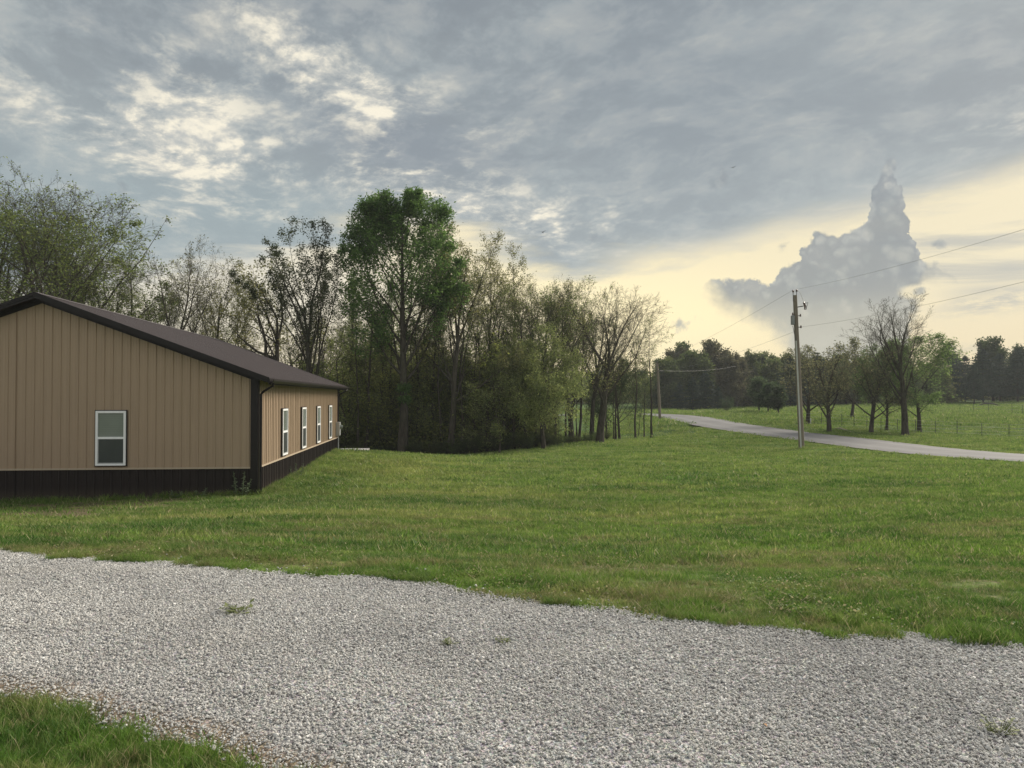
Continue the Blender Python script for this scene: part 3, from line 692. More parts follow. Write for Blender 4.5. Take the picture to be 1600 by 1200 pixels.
def build_building():
    b = empty('metal_building', BC, BR)
    tag(b, 'tan ribbed metal building with dark brown wainscot, roof and white windows', 'building')
    HW = W_/2
    top = lambda x: EAVEZ + SL*(HW - abs(x + HW)) + .02
    # gable wall sheets (three foot wide), front and rear; long walls
    pw = .9144
    def walls(zb, ztf, zts, name, m, off):
        x = 0.0; k = 0
        while x > -W_+.01:
            x0 = max(x-pw, -W_); pr = rib_profile(x0, x)
            if x0 < -HW < x: pr = sorted(pr + [(-HW, 0.0)])
            sheet(name, pr, zb, ztf, lambda s_, d, z: (s_, -d-off, z), m, b)
            if ztf is top: sheet(name, rib_profile(x0, x, minor=False), zb, ztf, lambda s_, d, z: (s_, L_+d+off, z), m, b)
            x -= pw
        y = 0.0
        while y < L_-.01:
            y1 = min(y+pw, L_)
            sheet(name, rib_profile(y, y1), zb, zts, lambda s_, d, z: (d+off, s_, z), m, b)
            sheet(name, rib_profile(y, y1, minor=False), zb, zts, lambda s_, d, z: (-W_-d-off, s_, z), m, b)
            y += pw
    walls(TRIMZ, top, lambda s_: EAVEZ+.02, 'siding_panel', M_TAN, 0.0)
    walls(-.55, lambda s_: TRIMZ-.015, lambda s_: TRIMZ-.015, 'wainscot_panel', M_BRN, -.004)
    m = MB(); m.box(-W_, 0, L_-.01, L_+.002, -.5, TRIMZ); m.build('rear_wall', M_BRN, b)
    # ledge trim between wainscot and siding
    for k, a in enumerate(((-W_-.03, .032, -.036, -.004, TRIMZ-.034, TRIMZ+.012), (.004, .036, -.004, L_, TRIMZ-.034, TRIMZ+.012), (-W_-.036, -W_-.004, -.004, L_, TRIMZ-.034, TRIMZ+.012))):
        mm = MB().box(*a).build('ledge_trim', M_TANT, b)
    # corner posts in dark trim
    mm = MB(); mm.box(-.17, .041, -.043, -.037, -.55, EAVEZ+.05); mm.box(.036, .041, -.037, .13, -.55, EAVEZ+.02); mm.box(-.17, -.165, -.037, -.003, TRIMZ, EAVEZ+.05); mm.box(.003, .036, .125, .13, TRIMZ, EAVEZ+.02); mm.build('corner_trim', M_TRIM, b)
    mm = MB(); mm.box(.037, .041, L_-.10, L_+.04, -.5, EAVEZ+.02); mm.box(-.1, .037, L_+.036, L_+.04, -.5, EAVEZ+.02); mm.build('corner_trim', M_TRIM, b)
    # roof: ribbed sheets on both slopes, ridge running back
    RZ0, ov, yo0, yo1 = EAVEZ + .13, .42, -.40, L_+.40
    rz = lambda x: RZ0 + SL*(HW - abs(x + HW))
    y = yo0; k = 0
    while y < yo1-.01:
        y1 = min(y+pw, yo1); pr = rib_profile(y, y1, h=.02)
        for sd in (1, -1):
            V = []; xe = ov if sd > 0 else -W_-ov
            for s_, d in pr: V += [(xe, s_, rz(xe)+d), (-HW, s_, rz(-HW)+d)]
            F = [(2*i, 2*i+1, 2*i+3, 2*i+2) for i in range(len(pr)-1)]
            if sd < 0: F = [f[::-1] for f in F]
            me = bpy.data.meshes.new('roof_panel'); me.from_pydata(V, [], F); link('roof_panel', me, b, M_ROOF)
        y = y1; k += 1
    # ridge cap
    rc = MB()
    for sd in (1, -1):
        x2 = -HW + sd*.17
        rc.poly([(-HW, yo0-.02, rz(-HW)+.036), (x2, yo0-.02, rz(x2)+.030), (x2, yo1+.02, rz(x2)+.030), (-HW, yo1+.02, rz(-HW)+.036)], [(0, 1, 2, 3)])
    rc.build('ridge_cap', M_ROOF, b)
    # soffit and rake boards
    for yy, nm in ((yo0, 'f'), (yo1-.03, 'r')):
        for sd in (1, -1):
            xe = ov if sd > 0 else -W_-ov
            def pr(t0, t1): return [(xe, rz(xe)+t0), (-HW, rz(-HW)+t0), (-HW, rz(-HW)+t1), (xe, rz(xe)+t1)]
            MB().extr(pr(-.135, -.004), 'y', yy, yy+.03).build('rake_board', M_TRIM, b)
            y_a = yy-.022 if nm == 'f' else yy+.03
            MB().extr(pr(-.06, .024), 'y', y_a, y_a+.022).build('rake_flashing', M_TRIM, b)
            if nm == 'f': MB().extr([(xe, rz(xe)-.120), (-HW, rz(-HW)-.120), (-HW, rz(-HW)-.100), (xe, rz(xe)-.100)], 'y', yo0+.03, -.022).build('soffit', M_TRIM, b)
            if nm == 'f':
                xi = 0.0 if sd > 0 else -W_
                MB().extr([(xi, rz(xi)-.235), (-HW, rz(-HW)-.235), (-HW, rz(-HW)-.121), (xi, rz(xi)-.121)], 'y', -.040, -.021).build('frieze_trim', M_TRIM, b)
    for sd in (1, -1):
        xe = ov if sd > 0 else -W_-ov; xi = xe - sd*.03
        x0, x1 = min(xe, xi), max(xe, xi)
        MB().box(x0, x1, yo0+.031, yo1-.031, rz(ov)-.17, rz(ov)-.006).build('fascia_board', M_TRIM, b)
        x0, x1 = (.002, ov-.03) if sd > 0 else (-W_-ov+.03, -W_-.002)
        MB().box(x0, x1, -.02, L_+.02, EAVEZ-.04, EAVEZ-.022).build('soffit', M_TRIM, b)
        # gutter, open channel with rolled lip
        g0 = ov if sd > 0 else -W_-ov; zt = rz(ov)-.015
        prof = [(0, 0), (0, -.115), (.07, -.115), (.115, -.05), (.115, 0), (.103, 0), (.103, -.045), (.065, -.103), (.012, -.103), (.012, 0)]
        MB().extr([(g0+sd*(a+.001), zt+c) for a, c in prof], 'y', yo0, yo1).build('gutter', M_TRIM, b)
    for (ys, ye) in ((-.30, .20), (L_-.02, L_-.25)):
        m = MB(); zt = rz(ov)-.12
        ye2 = ye
        pts = [(ov+.06, ye2, zt), (ov+.06, ye2, zt-.07), (.14, ye2, zt-.26), (.085, ye2, zt-.36), (.085, ye2, .02 if ye < 1 else -.03), (.10, ye2, -.05 if ye < 1 else -.06), (.24, ye2-.03, -.10)]
        if ye < 1: pts = [(ov+.06, -.25, zt), (ov+.06, -.25, zt-.08), (.16, .02, zt-.24), (.09, .06, zt-.32), (.09, .06, .05), (.10, .05, -.02), (.26, -.10, -.07)]
        m.tube(pts, .042, 4); m.build('downspout', M_TRIM, b)
    # windows: one in the gable, four along the side
    window(b, lambda a, d, z: (-3.90 + a, -d-.016, .83 + z))
    for yy in (3.55, 6.99, 10.35, 13.67): window(b, lambda a, d, z: (d+.016, yy + a, .83 + z))
    # electric meter cabinet on the side wall near the far corner
    mt = MB().box(.022, .20, L_-.62, L_-.30, .85, 1.50).build('meter_box', M_GREY, b, bevel=.012)
    g = MB(); g.tube([(.20, L_-.46, 1.27), (.27, L_-.46, 1.27), (.33, L_-.46, 1.27)], [.10, .095, .07], 14); g.build('meter_dome', M_PANE, mt, True)
    MB().tube([(.11, L_-.46, .86), (.11, L_-.46, -.15)], .03, 8).build('conduit', M_GREY, mt, True)
    # concrete landing beyond the far corner
    m, nt, bb = mat('concrete'); n = noise(nt, objco(nt), 4, 5, .65); setc(nt, bb, mixc(nt, n, (.42, .41, .39), (.58, .57, .54)), .9)
    p = BC + Vector((.55*math.cos(BR)-(L_+1.0)*math.sin(BR), .55*math.sin(BR)+(L_+1.0)*math.cos(BR), 0))
    o = MB().box(-.75, .75, -.6, .9, -.35, 0).build('concrete_slab', m, None, bevel=.01); o.location = (p.x+.1, p.y, gz(p.x, p.y)+.09); o.rotation_euler = (0, 0, BR)
    tag(o, 'pale concrete slab beside the far corner of the tan building', 'slab')
build_building()

# ------------------------------------------------------------------ power poles, wires, fence, small things
def mat_wood(name, a, b_, streak=14):
    m, nt, b = mat(name); O = objco(nt); n = noise(nt, scalev(nt, O, streak, streak, .8), 1.0, 5, .7); n2 = noise(nt, O, .5, 3, .5)
    c = mixc(nt, n, a, b_); c = mixc(nt, n2.step(.4, .7)*.4, c, tuple(x*.6 for x in a)); setc(nt, b, c, .9); bump(nt, b, n, .01, .6); return m
def plain(name, col, rough=.6, metal=0.0):
    m, nt, b = mat(name); n = noise(nt, objco(nt), 6, 3, .6)
    setc(nt, b, mixc(nt, n, tuple(x*.8 for x in col), tuple(min(1, x*1.15) for x in col)), rough); b.inputs['Metallic'].default_value = metal; return m
M_POLE = mat_wood('weathered_pole_wood', (.13, .105, .08), (.27, .23, .18))
M_PVC = plain('pale_grey_conduit', (.50, .50, .48)); M_IRON = plain('dark_iron', (.05, .05, .05)); M_PORC = plain('brown_porcelain', (.10, .06, .05), .3)
M_WIRE = plain('weathered_wire', (.34, .34, .32)); M_POST = plain('dark_green_steel_post', (.05, .065, .045)); M_TANK = plain('grey_transformer_steel', (.22, .23, .23), .5)
def place_px(u, v, D): return Vector(((u-800)/1200*D, D, (621-v)/1200*D + EYE))
PB = place_px(1252, 702, 43.5); PB.z = gz(PB.x, PB.y); PT = place_px(1243, 461, 43.5)
def build_pole():
    t = empty('power_pole', PB); tag(t, 'tall leaning wooden power pole on the lawn before the road', 'power pole', 'wooden power poles')
    d = PT - PB; n = 9; rnd = random.Random(2)
    pts = [d*(i/n) + Vector((rnd.uniform(-.008, .008), 0, 0)) for i in range(n+1)]; pts[0] = Vector((0, 0, -.4))
    MB().tube(pts, [.165 - .05*i/n for i in range(n+1)], 14).build('shaft', M_POLE, t, True)
    at_ = lambda f: d*f
    def px(u, v): return place_px(u, v, 43.5) - PB
    pc = [px(1243.5, 533) + Vector((-.03, -.16, 0)), px(1245, 560)+Vector((-.02, -.17, 0)), px(1247.5, 640)+Vector((-.0, -.18, 0)), Vector((-.07, -.19, -.2))]
    pc = [at_(f) + Vector((-.10, -.13 - .04*(1-f), 0)) for f in (.70, .5, .25, 0)]; pc[-1].z = -.2
    MB().tube(pc, .045, 8).build('riser_conduit', M_PVC, t, True)
    # wire running up to the can
    MB().tube([pc[0], at_(.74)+Vector((-.16, -.1, 0)), at_(.80)+Vector((-.22, -.05, 0))], .016, 5).build('riser_cable', M_IRON, t)
    c = at_(.835) + Vector((-.20, -.04, 0))
    mb = MB(); mb.tube([c+Vector((0, 0, -.26)), c+Vector((0, 0, -.24)), c+Vector((0, 0, .24)), c+Vector((0, 0, .28))], [.085, .11, .11, .06], 14); tk = mb.build('transformer', M_TANK, t, True)
    MB().tube([c+Vector((0, 0, .28)), c+Vector((0, 0, .34)), c+Vector((0, 0, .40)), c+Vector((0, 0, .44))], [.03, .05, .03, .02], 8).build('bushing', M_PORC, tk, True)
    mb = MB(); mb.box(c.x+.08, c.x+.14, c.y-.03, c.y+.03, c.z-.2, c.z+.2); mb.build('bracket', M_IRON, tk)
    # pin insulators on top
    tp = at_(1.0)
    for (dx, h) in ((-.10, .26), (.10, .30)):
        MB().tube([tp+Vector((dx, 0, -.35)), tp+Vector((dx, 0, h-.08))], .018, 6).build('ridge_pin', M_IRON, t)
        MB().tube([tp+Vector((dx, 0, h-.1)), tp+Vector((dx, 0, h-.06)), tp+Vector((dx, 0, h)), tp+Vector((dx, 0, h+.05))], [.04, .06, .05, .02], 8).build('insulator', M_PORC, t, True)
    # arm with fused cut-out to the right
    q = at_(.925)
    ar = MB(); ar.tube([q+Vector((.1, 0, -.03)), q+Vector((.45, -.02, .03))], .028, 6); ar = ar.build('cutout_arm', M_IRON, t)
    q2 = q + Vector((.50, -.02, .04))
    MB().tube([q2+Vector((-.05, 0, .22)), q2+Vector((-.0, 0, .12)), q2+Vector((.04, 0, -.02)), q2+Vector((.02, 0, -.20))], [.03, .065, .06, .03], 8).build('cutout_body', M_PORC, ar, True)
    MB().tube([q2+Vector((-.09, -.03, .14)), q2+Vector((.20, -.03, .17)), q2+Vector((.13, -.03, -.02)), q2+Vector((.09, -.03, -.2)), q2+Vector((-.02, -.03, -.2))], .02, 6).build('fuse_tube', M_IRON, ar, True)
    MB().tube([tp+Vector((.10, 0, .30)), tp+Vector((.28, 0, .18)), q2+Vector((-.03, 0, .22))], .010, 5).build('jumper_wire', M_WIRE, t)
    for f in (.865, .79):
        q = at_(f); mb = MB(); mb.tube([q+Vector((.10, 0, 0)), q+Vector((.26, 0, .0))], .022, 6); k = mb.build('side_bracket', M_IRON, t)
        MB().tube([q+Vector((.26, 0, -.05)), q+Vector((.26, 0, 0)), q+Vector((.26, 0, .10))], [.04, .05, .03], 8).build('spool_insulator', M_PORC, k, True)
    return tp, at_
def wire(name, a, b, sag, rad, label, grp):
    n = 28; pts = []
    for i in range(n+1):
        f = i/n; p = a.lerp(b, f); p.z -= sag*4*f*(1-f); pts.append(p)
    o = MB().tube([p-a for p in pts], rad, 5).build(name, M_WIRE, None, True); o.location = a
    tag(o, label, 'wire', grp)
def build_lines():
    tp, at_ = build_pole(); top = PB + tp + Vector((.1, 0, .34)); low = PB + at_(.79) + Vector((.30, 0, .02))
    g = 'overhead wires'
    e1 = place_px(1600, 313, 22.5); e2 = place_px(1600, 395, 22.5)
    wire('power_wire', top, top + (e1-top)*2.6, .9, .0052, 'upper overhead wire from the pole top to the right picture edge', g)
    wire('power_wire', low, low + (e2-low)*2.6, .9, .0052, 'lower overhead wire leaving the right side of the pole', g)
    # second pole, past the lawn by the edge of the woods
    p2 = at(1031.5, 76); p2.z = gz(p2.x, p2.y)
    t2 = empty('power_pole', p2); tag(t2, 'small distant pale power pole beside the slim trees at the bend', 'power pole', 'wooden power poles')
    hh = place_px(1027, 568, 76).z - p2.z; dx = -4.5/1200*76
    MB().tube([Vector((0, 0, -.4)), Vector((dx*.5, 0, hh*.5)), Vector((dx, 0, hh))], [.15, .13, .11], 10).build('shaft', M_POLE, t2, True)
    MB().tube([Vector((dx, 0, hh)), Vector((dx, 0, hh+.15)), Vector((dx, 0, hh+.22))], [.03, .06, .03], 8).build('insulator', M_PORC, t2, True)
    MB().tube([Vector((dx+.1, 0, hh-.8)), Vector((dx+.3, 0, hh-.8)), Vector((dx+.3, 0, hh-.7))], .03, 6).build('side_bracket', M_IRON, t2)
    a = p2 + Vector((dx, 0, hh+.2)); b = p2 + Vector((dx+.2, 0, hh-.8))
    wire('power_wire', PB + tp + Vector((-.10, 0, .30)), a, .25, .006, 'upper thin wire from the big pole towards the distant pole', g)
    wire('power_wire', PB + at_(.76) + Vector((-.15, 0, 0)), b, .35, .0055, 'lower thin wire from the big pole towards the distant pole', g)
    wire('power_wire', b + Vector((0, 0, .1)), place_px(1150, 572, 110), .3, .007, 'short faint wire crossing the road from the distant pole', g)
def build_fence():
    def run(name, pts, label, hpost, wires, grp):
        t = empty(name, (pts[0][0], pts[0][1], gz(*pts[0]))); tag(t, label, 'fence', grp); base = t.location.copy(); rnd = random.Random(5); P = []
        for x, y in pts:
            z = gz(x, y); p = Vector((x, y, z)) - base; P.append(p); q = Vector((rnd.uniform(-.04, .04), 0, hpost*rnd.uniform(.92, 1.05)))
            mb = MB(); mb.box(p.x-.022, p.x+.022, p.y-.006, p.y+.006, p.z-.3, p.z+q.z); mb.box(p.x-.006, p.x+.006, p.y+.0062, p.y+.04, p.z-.3, p.z+q.z-.01)
            o = mb.build('post', M_POST, t)
        for h in wires:
            MB().tube([p+Vector((0, -.012, hpost*h)) for p in P], .0065, 4).build('wire', M_WIRE, t)
    D = 57
    run('wire_fence', [((u-800)/1200*d, d) for u, d in ((1247, 66), (1283, 65), (1315, 64), (1334, 63), (1354, 62), (1376, 61), (1402, 60), (1430, 59.5), (1461, 59), (1495, 58), (1533.5, 57), (1576, 56), (1622, 55), (1670, 54))],
        'low wire fence on thin dark posts across the field beyond the road', 1.02, (.15, .4, .65, .92), 'field fences')
    run('wire_fence', [((u-800)/1200*d, d) for u, d in ((1521, 86), (1544, 85), (1581, 82), (1597, 80), (1640, 78), (1700, 76))],
        'farther short wire fence at the right picture edge', 1.15, (.15, .45, .75, .98), 'field fences')
def build_small():
    rnd = random.Random(11)
    # pale fallen branches in the pasture
    M = plain('bleached_wood', (.42, .36, .28), .9)
    p = at(1304, 60); q = at(1334, 57); o = MB().tube([Vector((0, 0, .06)), (q-p)*.3 + Vector((0, 0, .16)), (q-p)*.7 + Vector((0, .2, .08)), (q-p)], [.05, .06, .045, .03], 6).build('fallen_branch', M, None, True)
    o.location = (p.x, p.y, gz(p.x, p.y)); tag(o, 'pale fallen branch on the grass left of the leaning roadside tree', 'branch')
    M2 = plain('dead_bark', (.07, .06, .05), .9)
    p = at(1543, 108); z = gz(p.x, p.y); L = [Vector((-1.6, 0, .05)), Vector((-.5, .2, .45)), Vector((.6, -.1, .50)), Vector((1.9, .1, .12))]
    mb = MB(); mb.tube(L, [.08, .11, .10, .05], 6)
    for k in range(7):
        a = L[1].lerp(L[2], k/6); mb.tube([a, a+Vector((rnd.uniform(-.9, .9), rnd.uniform(-.5, .5), rnd.uniform(-.35, .15)))], [.04, .015], 4)
    o = mb.build('fallen_branch', M2, None, True); o.location = (p.x, p.y, z); tag(o, 'dark arched dead limb lying in the far pasture before the pines', 'branch')
    # white marker tube by the fence
    p = at(1266, 66); z = gz(p.x, p.y); o = MB().tube([Vector((0, 0, -.1)), Vector((0, 0, .5))], .06, 8).build('marker_post', plain('white_plastic', (.8, .8, .78)), None, True); o.location = (p.x, p.y, z)
    tag(o, 'short white marker post standing in the field behind the power pole', 'marker post')
    # dry leaf on the drive
    M3 = plain('dry_leaf', (.45, .24, .10), .8)
    x, y = (1193-800)/1200*3.67, 3.67; mb = MB(); mb.poly([(-.022, 0, .004), (0, -.011, 0), (.026, 0, .006), (0, .012, .001), (.002, 0, .009)], [(0, 1, 4), (1, 2, 4), (2, 3, 4), (3, 0, 4)])
    o = mb.build('dry_leaf', M3); o.location = (x, y, .045); o.rotation_euler = (.5, .3, 1.2); tag(o, 'small rusty dry leaf lying on the gravel at lower right', 'leaf')
    # weeds growing up through the gravel
    ML, nt, b = mat('weed_leaf'); n = noise(nt, objco(nt), 20, 2, .5); setc(nt, b, mixc(nt, n, (.09, .12, .03), (.19, .21, .07)), .7)
    def weed(u, v, n_, r, h, label, name='weed', D=None, stems=0, mt=ML):
        D = D or 1.6*1200/(v-621); x = (u-800)/1200*D; mb = MB()
        for k in range(n_):
            a = rnd.random()*6.283; rr = r*math.sqrt(rnd.random()); c = Vector((rr*math.cos(a), rr*math.sin(a), rnd.uniform(.15, 1)*h)); f = rnd.random()*6.283; l = r*rnd.uniform(.18, .42); w = l*.3
            d = Vector((math.cos(f), math.sin(f), rnd.uniform(-.2, .6)))*l; s_ = Vector((-math.sin(f), math.cos(f), 0))*w
            mb.poly([c, c+d*.5+s_, c+d, c+d*.5-s_], [(0, 1, 2, 3)])
            mb.tube([Vector((rr*.3*math.cos(a), rr*.3*math.sin(a), 0)), c], [.0022, .0012], 3, False)
        o = mb.build(name, mt); o.location = (x, D, gz(x, D)+.012); tag(o, label, 'weed', 'weeds in the gravel'); return o
    weed(376, 958, 60, .13, .045, 'yellowish weed patch in the middle of the gravel at left')
    weed(1556, 1146, 46, .075, .06, 'small weed sprouting from the gravel in the lower right corner')
    weed(788, 1005, 22, .06, .03, 'tiny weed in the gravel near the picture centre')
    weed(703, 1008, 30, .06, .03, 'thin straggly weed in the gravel left of the tiny one')
    weed(648, 950, 0, .1, .03, 'x') if False else None
    # tall weeds at the foot of the walls
    MT, nt, b = mat('thistle_leaf'); n = noise(nt, objco(nt), 5, 2, .5); setc(nt, b, mixc(nt, n, (.10, .14, .07), (.19, .24, .13)), .7)
    def tall(lx, ly, h, k, label, spread=.16):
        x = BC.x + lx*math.cos(BR) - ly*math.sin(BR); y = BC.y + lx*math.sin(BR) + ly*math.cos(BR); t = empty('tall_weed', (x, y, gz(x, y)-.02)); tag(t, label, 'weed', 'weeds against the walls')
        st = MB(); lv = MB()
        for j in range(k):
            bx, by = rnd.uniform(-.16, .16), rnd.uniform(-.06, .04); hh = h*rnd.uniform(.6, 1); P = [Vector((bx*f + bx, by, hh*f)) for f in (0, .35, .7, 1)]
            st.tube(P, [.012, .010, .007, .003], 5)
            for q in range(44):
                f = rnd.uniform(.08, 1); c = P[0].lerp(P[3], f); a = rnd.random()*6.283; l = spread*(1.15-f*.8)*rnd.uniform(.5, 1.1); w = l*.2
                d = Vector((math.cos(a), math.sin(a)*.8, rnd.uniform(-.1, .7)))*l; s_ = Vector((-math.sin(a), math.cos(a), 0))*w
                lv.poly([c, c+d*.5+s_, c+d+Vector((0, 0, -.02)), c+d*.5-s_], [(0, 1, 2, 3)])
        st.build('stem', MT, t); lv.build('foliage', MT, t)
    tall(-.38, -.28, .72, 3, 'tall leafy weed before the dark wainscot at the near corner')
    tall(-2.2, -.20, .25, 2, 'low curling weed at the wall foot right of the gable window', .14)
    tall(-1.5, -.20, .30, 2, 'low weed at the wall foot between the other two', .14)
    tall(.28, 4.6, .55, 3, 'yellow green weed against the side wall below the first side window', .14)
    tall(-8.2, -.2, .3, 2, 'low weed by the gable wall foot left of the window', .14)
    # two birds far up
    MBk = plain('dark_feathers', (.03, .03, .03))
    for (u, v, D, lab) in ((848, 362, 90, 'tiny dark bird gliding above the tree tops'), (1147, 260, 110, 'tiny dark bird high against the grey cloud')):
        t = MB(); t.tube([(-.16, 0, 0), (0, 0, .0), (.2, 0, .02)], [.02, .06, .02], 6); t.poly([(-.05, 0, .02), (.08, 0, .02), (.02, .45, .14), (-.06, .42, .13)], [(0, 1, 2, 3)]); t.poly([(-.05, 0, .02), (.08, 0, .02), (.02, -.45, .14), (-.06, -.42, .13)], [(3, 2, 1, 0)])
        o = t.build('bird', MBk); o.location = place_px(u, v, D); o.rotation_euler = (0, .1, .9); tag(o, lab, 'bird', 'birds in the sky')
build_lines(); build_fence(); build_small()

# ------------------------------------------------------------------ trees
def mat_bark(name, a, b_):
    m, nt, b = mat(name); O = objco(nt); n = noise(nt, scalev(nt, O, 7, 7, 1.6), 1.0, 5, .7); n2 = noise(nt, O, .9, 3, .5)
    c = mixc(nt, n.step(.3, .7), a, b_); c = mixc(nt, n2.step(.45, .7)*.35, c, (.075, .085, .05)); setc(nt, b, c, .95); b.inputs['Specular IOR Level'].default_value = .1
    bump(nt, b, n, .04, .8); return m
M_BARK = mat_bark('grey_brown_bark', (.036, .031, .026), (.095, .082, .067)); M_BARKP = mat_bark('pale_bark', (.12, .105, .09), (.25, .22, .19))
def mat_leaf(name='spring_leaf', transl=.55):
    m, nt, b = mat(name); oi = nt.nodes.new('ShaderNodeObjectInfo'); a = nt.nodes.new('ShaderNodeAttribute'); a.attribute_name = 'tint'; t = S(nt, a.outputs['Fac'])
    n = noise(nt, objco(nt), .8, 3, .6)
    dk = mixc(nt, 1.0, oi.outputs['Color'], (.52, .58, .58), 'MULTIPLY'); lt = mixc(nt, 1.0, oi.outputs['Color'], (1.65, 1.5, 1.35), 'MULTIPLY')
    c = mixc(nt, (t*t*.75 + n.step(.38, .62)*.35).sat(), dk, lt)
    tr = nt.nodes.new('ShaderNodeBsdfTranslucent'); nt.links.new(c, tr.inputs[0]); setc(nt, b, c, .7); b.inputs['Specular IOR Level'].default_value = .15
    mx = nt.nodes.new('ShaderNodeMixShader'); mx.inputs[0].default_value = transl
    nt.links.new(b.outputs[0], mx.inputs[1]); nt.links.new(tr.outputs[0], mx.inputs[2]); nt.links.new(mx.outputs[0], nt.nodes['Material Output'].inputs[0]); return m
M_LEAF = mat_leaf(); M_TWIG = mat_bark('twig_bark', (.052, .047, .035), (.10, .09, .066)); M_NEEDLE = mat_leaf('pine_needles', .1)
def _norm(v): l = math.sqrt(v[0]*v[0]+v[1]*v[1]+v[2]*v[2]) or 1; return (v[0]/l, v[1]/l, v[2]/l)
def grow(seed, P):
    """returns (branches, leaf_points); a branch is (level, [points], [radii])"""
    rd = random.Random(seed); B, Lf = [], []
    g = lambda k, l: P[k][min(l, len(P[k])-1)]
    maxl = P['levels']; Ht = P['H']
    env = P.get('env')
    def reach(p, d):                                   # distance from p along d to the crown's outline
        ez, rz_, rx_ = env; q = (p[0]/rx_/Ht, p[1]/rx_/Ht, (p[2]-ez*Ht)/rz_/Ht); e = (d[0]/rx_/Ht, d[1]/rx_/Ht, d[2]/rz_/Ht)
        a = sum(v*v for v in e); b = sum(u*v for u, v in zip(q, e)); c = sum(v*v for v in q)-1
        if c > 0 and (b > 0 or b*b-a*c < 0): return .15
        return (-b+math.sqrt(b*b-a*c))/a
    def br(p, d, L, r, l, tip):
        if env and l == 1: L = reach(p, _norm((d[0], d[1], d[2]+.25)))*rd.choice((.8, .95, 1.0, 1.05, .9))
        elif env and l > 1: L = min(L, reach(p, d)*1.0+.25)
        n = g('segs', l); st = L/n; pts, rs, ds = [p], [r], [d]; w, up = g('wander', l), g('up', l)
        for i in range(n):
            d = _norm((d[0]+rd.gauss(0, w), d[1]+rd.gauss(0, w), d[2]+rd.gauss(0, w*.7)+up)); p = (p[0]+d[0]*st, p[1]+d[1]*st, p[2]+d[2]*st)
            pts.append(p); rs.append(r + (tip-r)*((i+1)/n)**.85); ds.append(d)
        if l == 0: rs[0] *= 1.35; rs[1] *= 1.08
        B.append((l, pts, rs))
        if l < maxl:
            k = g('kids', l); k = max(1, int(k*rd.uniform(.8, 1.2)+.5)) if l else k; a0 = rd.random()*6.283; t0 = g('start', l)
            for j in range(k):
                t = t0 + (1-t0)*(j+rd.uniform(.1, .9))/k if l else t0 + (1-t0)*(j+.5)/k; t = min(t, .985)
                i = min(int(t*n), n-1); f = t*n-i; q = tuple(pts[i][c]+(pts[i+1][c]-pts[i][c])*f for c in range(3)); dd = ds[i+1]; rr = rs[i]+(rs[i+1]-rs[i])*f
                ang = R(g('ang', l)*rd.uniform(.65, 1.3)); a = a0 + j*2.4 + rd.uniform(-.5, .5)
                # frame round dd
                ax = _norm((dd[1]+.01, -dd[0], .02)); bx = (dd[1]*ax[2]-dd[2]*ax[1], dd[2]*ax[0]-dd[0]*ax[2], dd[0]*ax[1]-dd[1]*ax[0])
                ca, sa, cg, sg = math.cos(a), math.sin(a), math.cos(ang), math.sin(ang)
                nd = _norm(tuple(dd[c]*cg + (ax[c]*ca+bx[c]*sa)*sg for c in range(3)))
                LL = L*g('ratio', l)*rd.uniform(.7, 1.2)*(1-g('taper', l)*(t-t0)/(1-t0+1e-6))
                br(q, nd, LL, max(rr*g('rr', l)*rd.uniform(.75, 1), .006), l+1, .004)
        if l == 0 and P.get('tip', .3) > .3 and l < maxl:
            a0 = rd.random()*6.283; e = pts[-1]
            for j in range(3):
                a = a0+j*2.1; t_ = math.tan(R(g('ang', 0)*rd.uniform(.35, .75))); nd = _norm((d[0]+math.cos(a)*t_, d[1]+math.sin(a)*t_, d[2]))
                br(e, nd, L*g('ratio', 0)*rd.uniform(.8, 1.0), rs[-1]*rd.uniform(.72, .9), 1, .006)
        if l >= P['leaf_lvl']:
            z = pts[-1][2]/Ht; dens = P['leaves']*(1 if z < P.get('bare', 9) else P.get('bare_f', .2))
            if z < P.get('leaf_min', 0): dens = 0
            m = int(dens*rd.uniform(.3, 1.7)+rd.random())
            for _ in range(m):
                t = rd.uniform(.25, 1.05); i = min(int(t*n), n-1); f = t*n-i; s_ = P['spread']
                Lf.append(tuple(pts[i][c]+(pts[i+1][c]-pts[i][c])*f+rd.gauss(0, s_) for c in range(3)))
    lean = P.get('lean', (0, 0)); tl = Ht*P['trunk']
    br((0, 0, -.3), _norm((lean[0]*.6, lean[1]*.6, 1)), tl, P['r'], 0, P['r']*P.get('tip', .3))
    for (fz, az_, el_, L, r) in P.get('limbs', []):      # limbs the photograph shows in particular
        _, pts, rs = B[0]; L0 = [b for b in B if b[0] == 0][0]; pts = L0[1]; k = min(range(len(pts)), key=lambda i: abs(pts[i][2]-fz*Ht))
        br(pts[k], _norm((math.cos(R(az_)), math.sin(R(az_)), math.tan(R(el_)))), L, r, 1, .01)
    return B, Lf
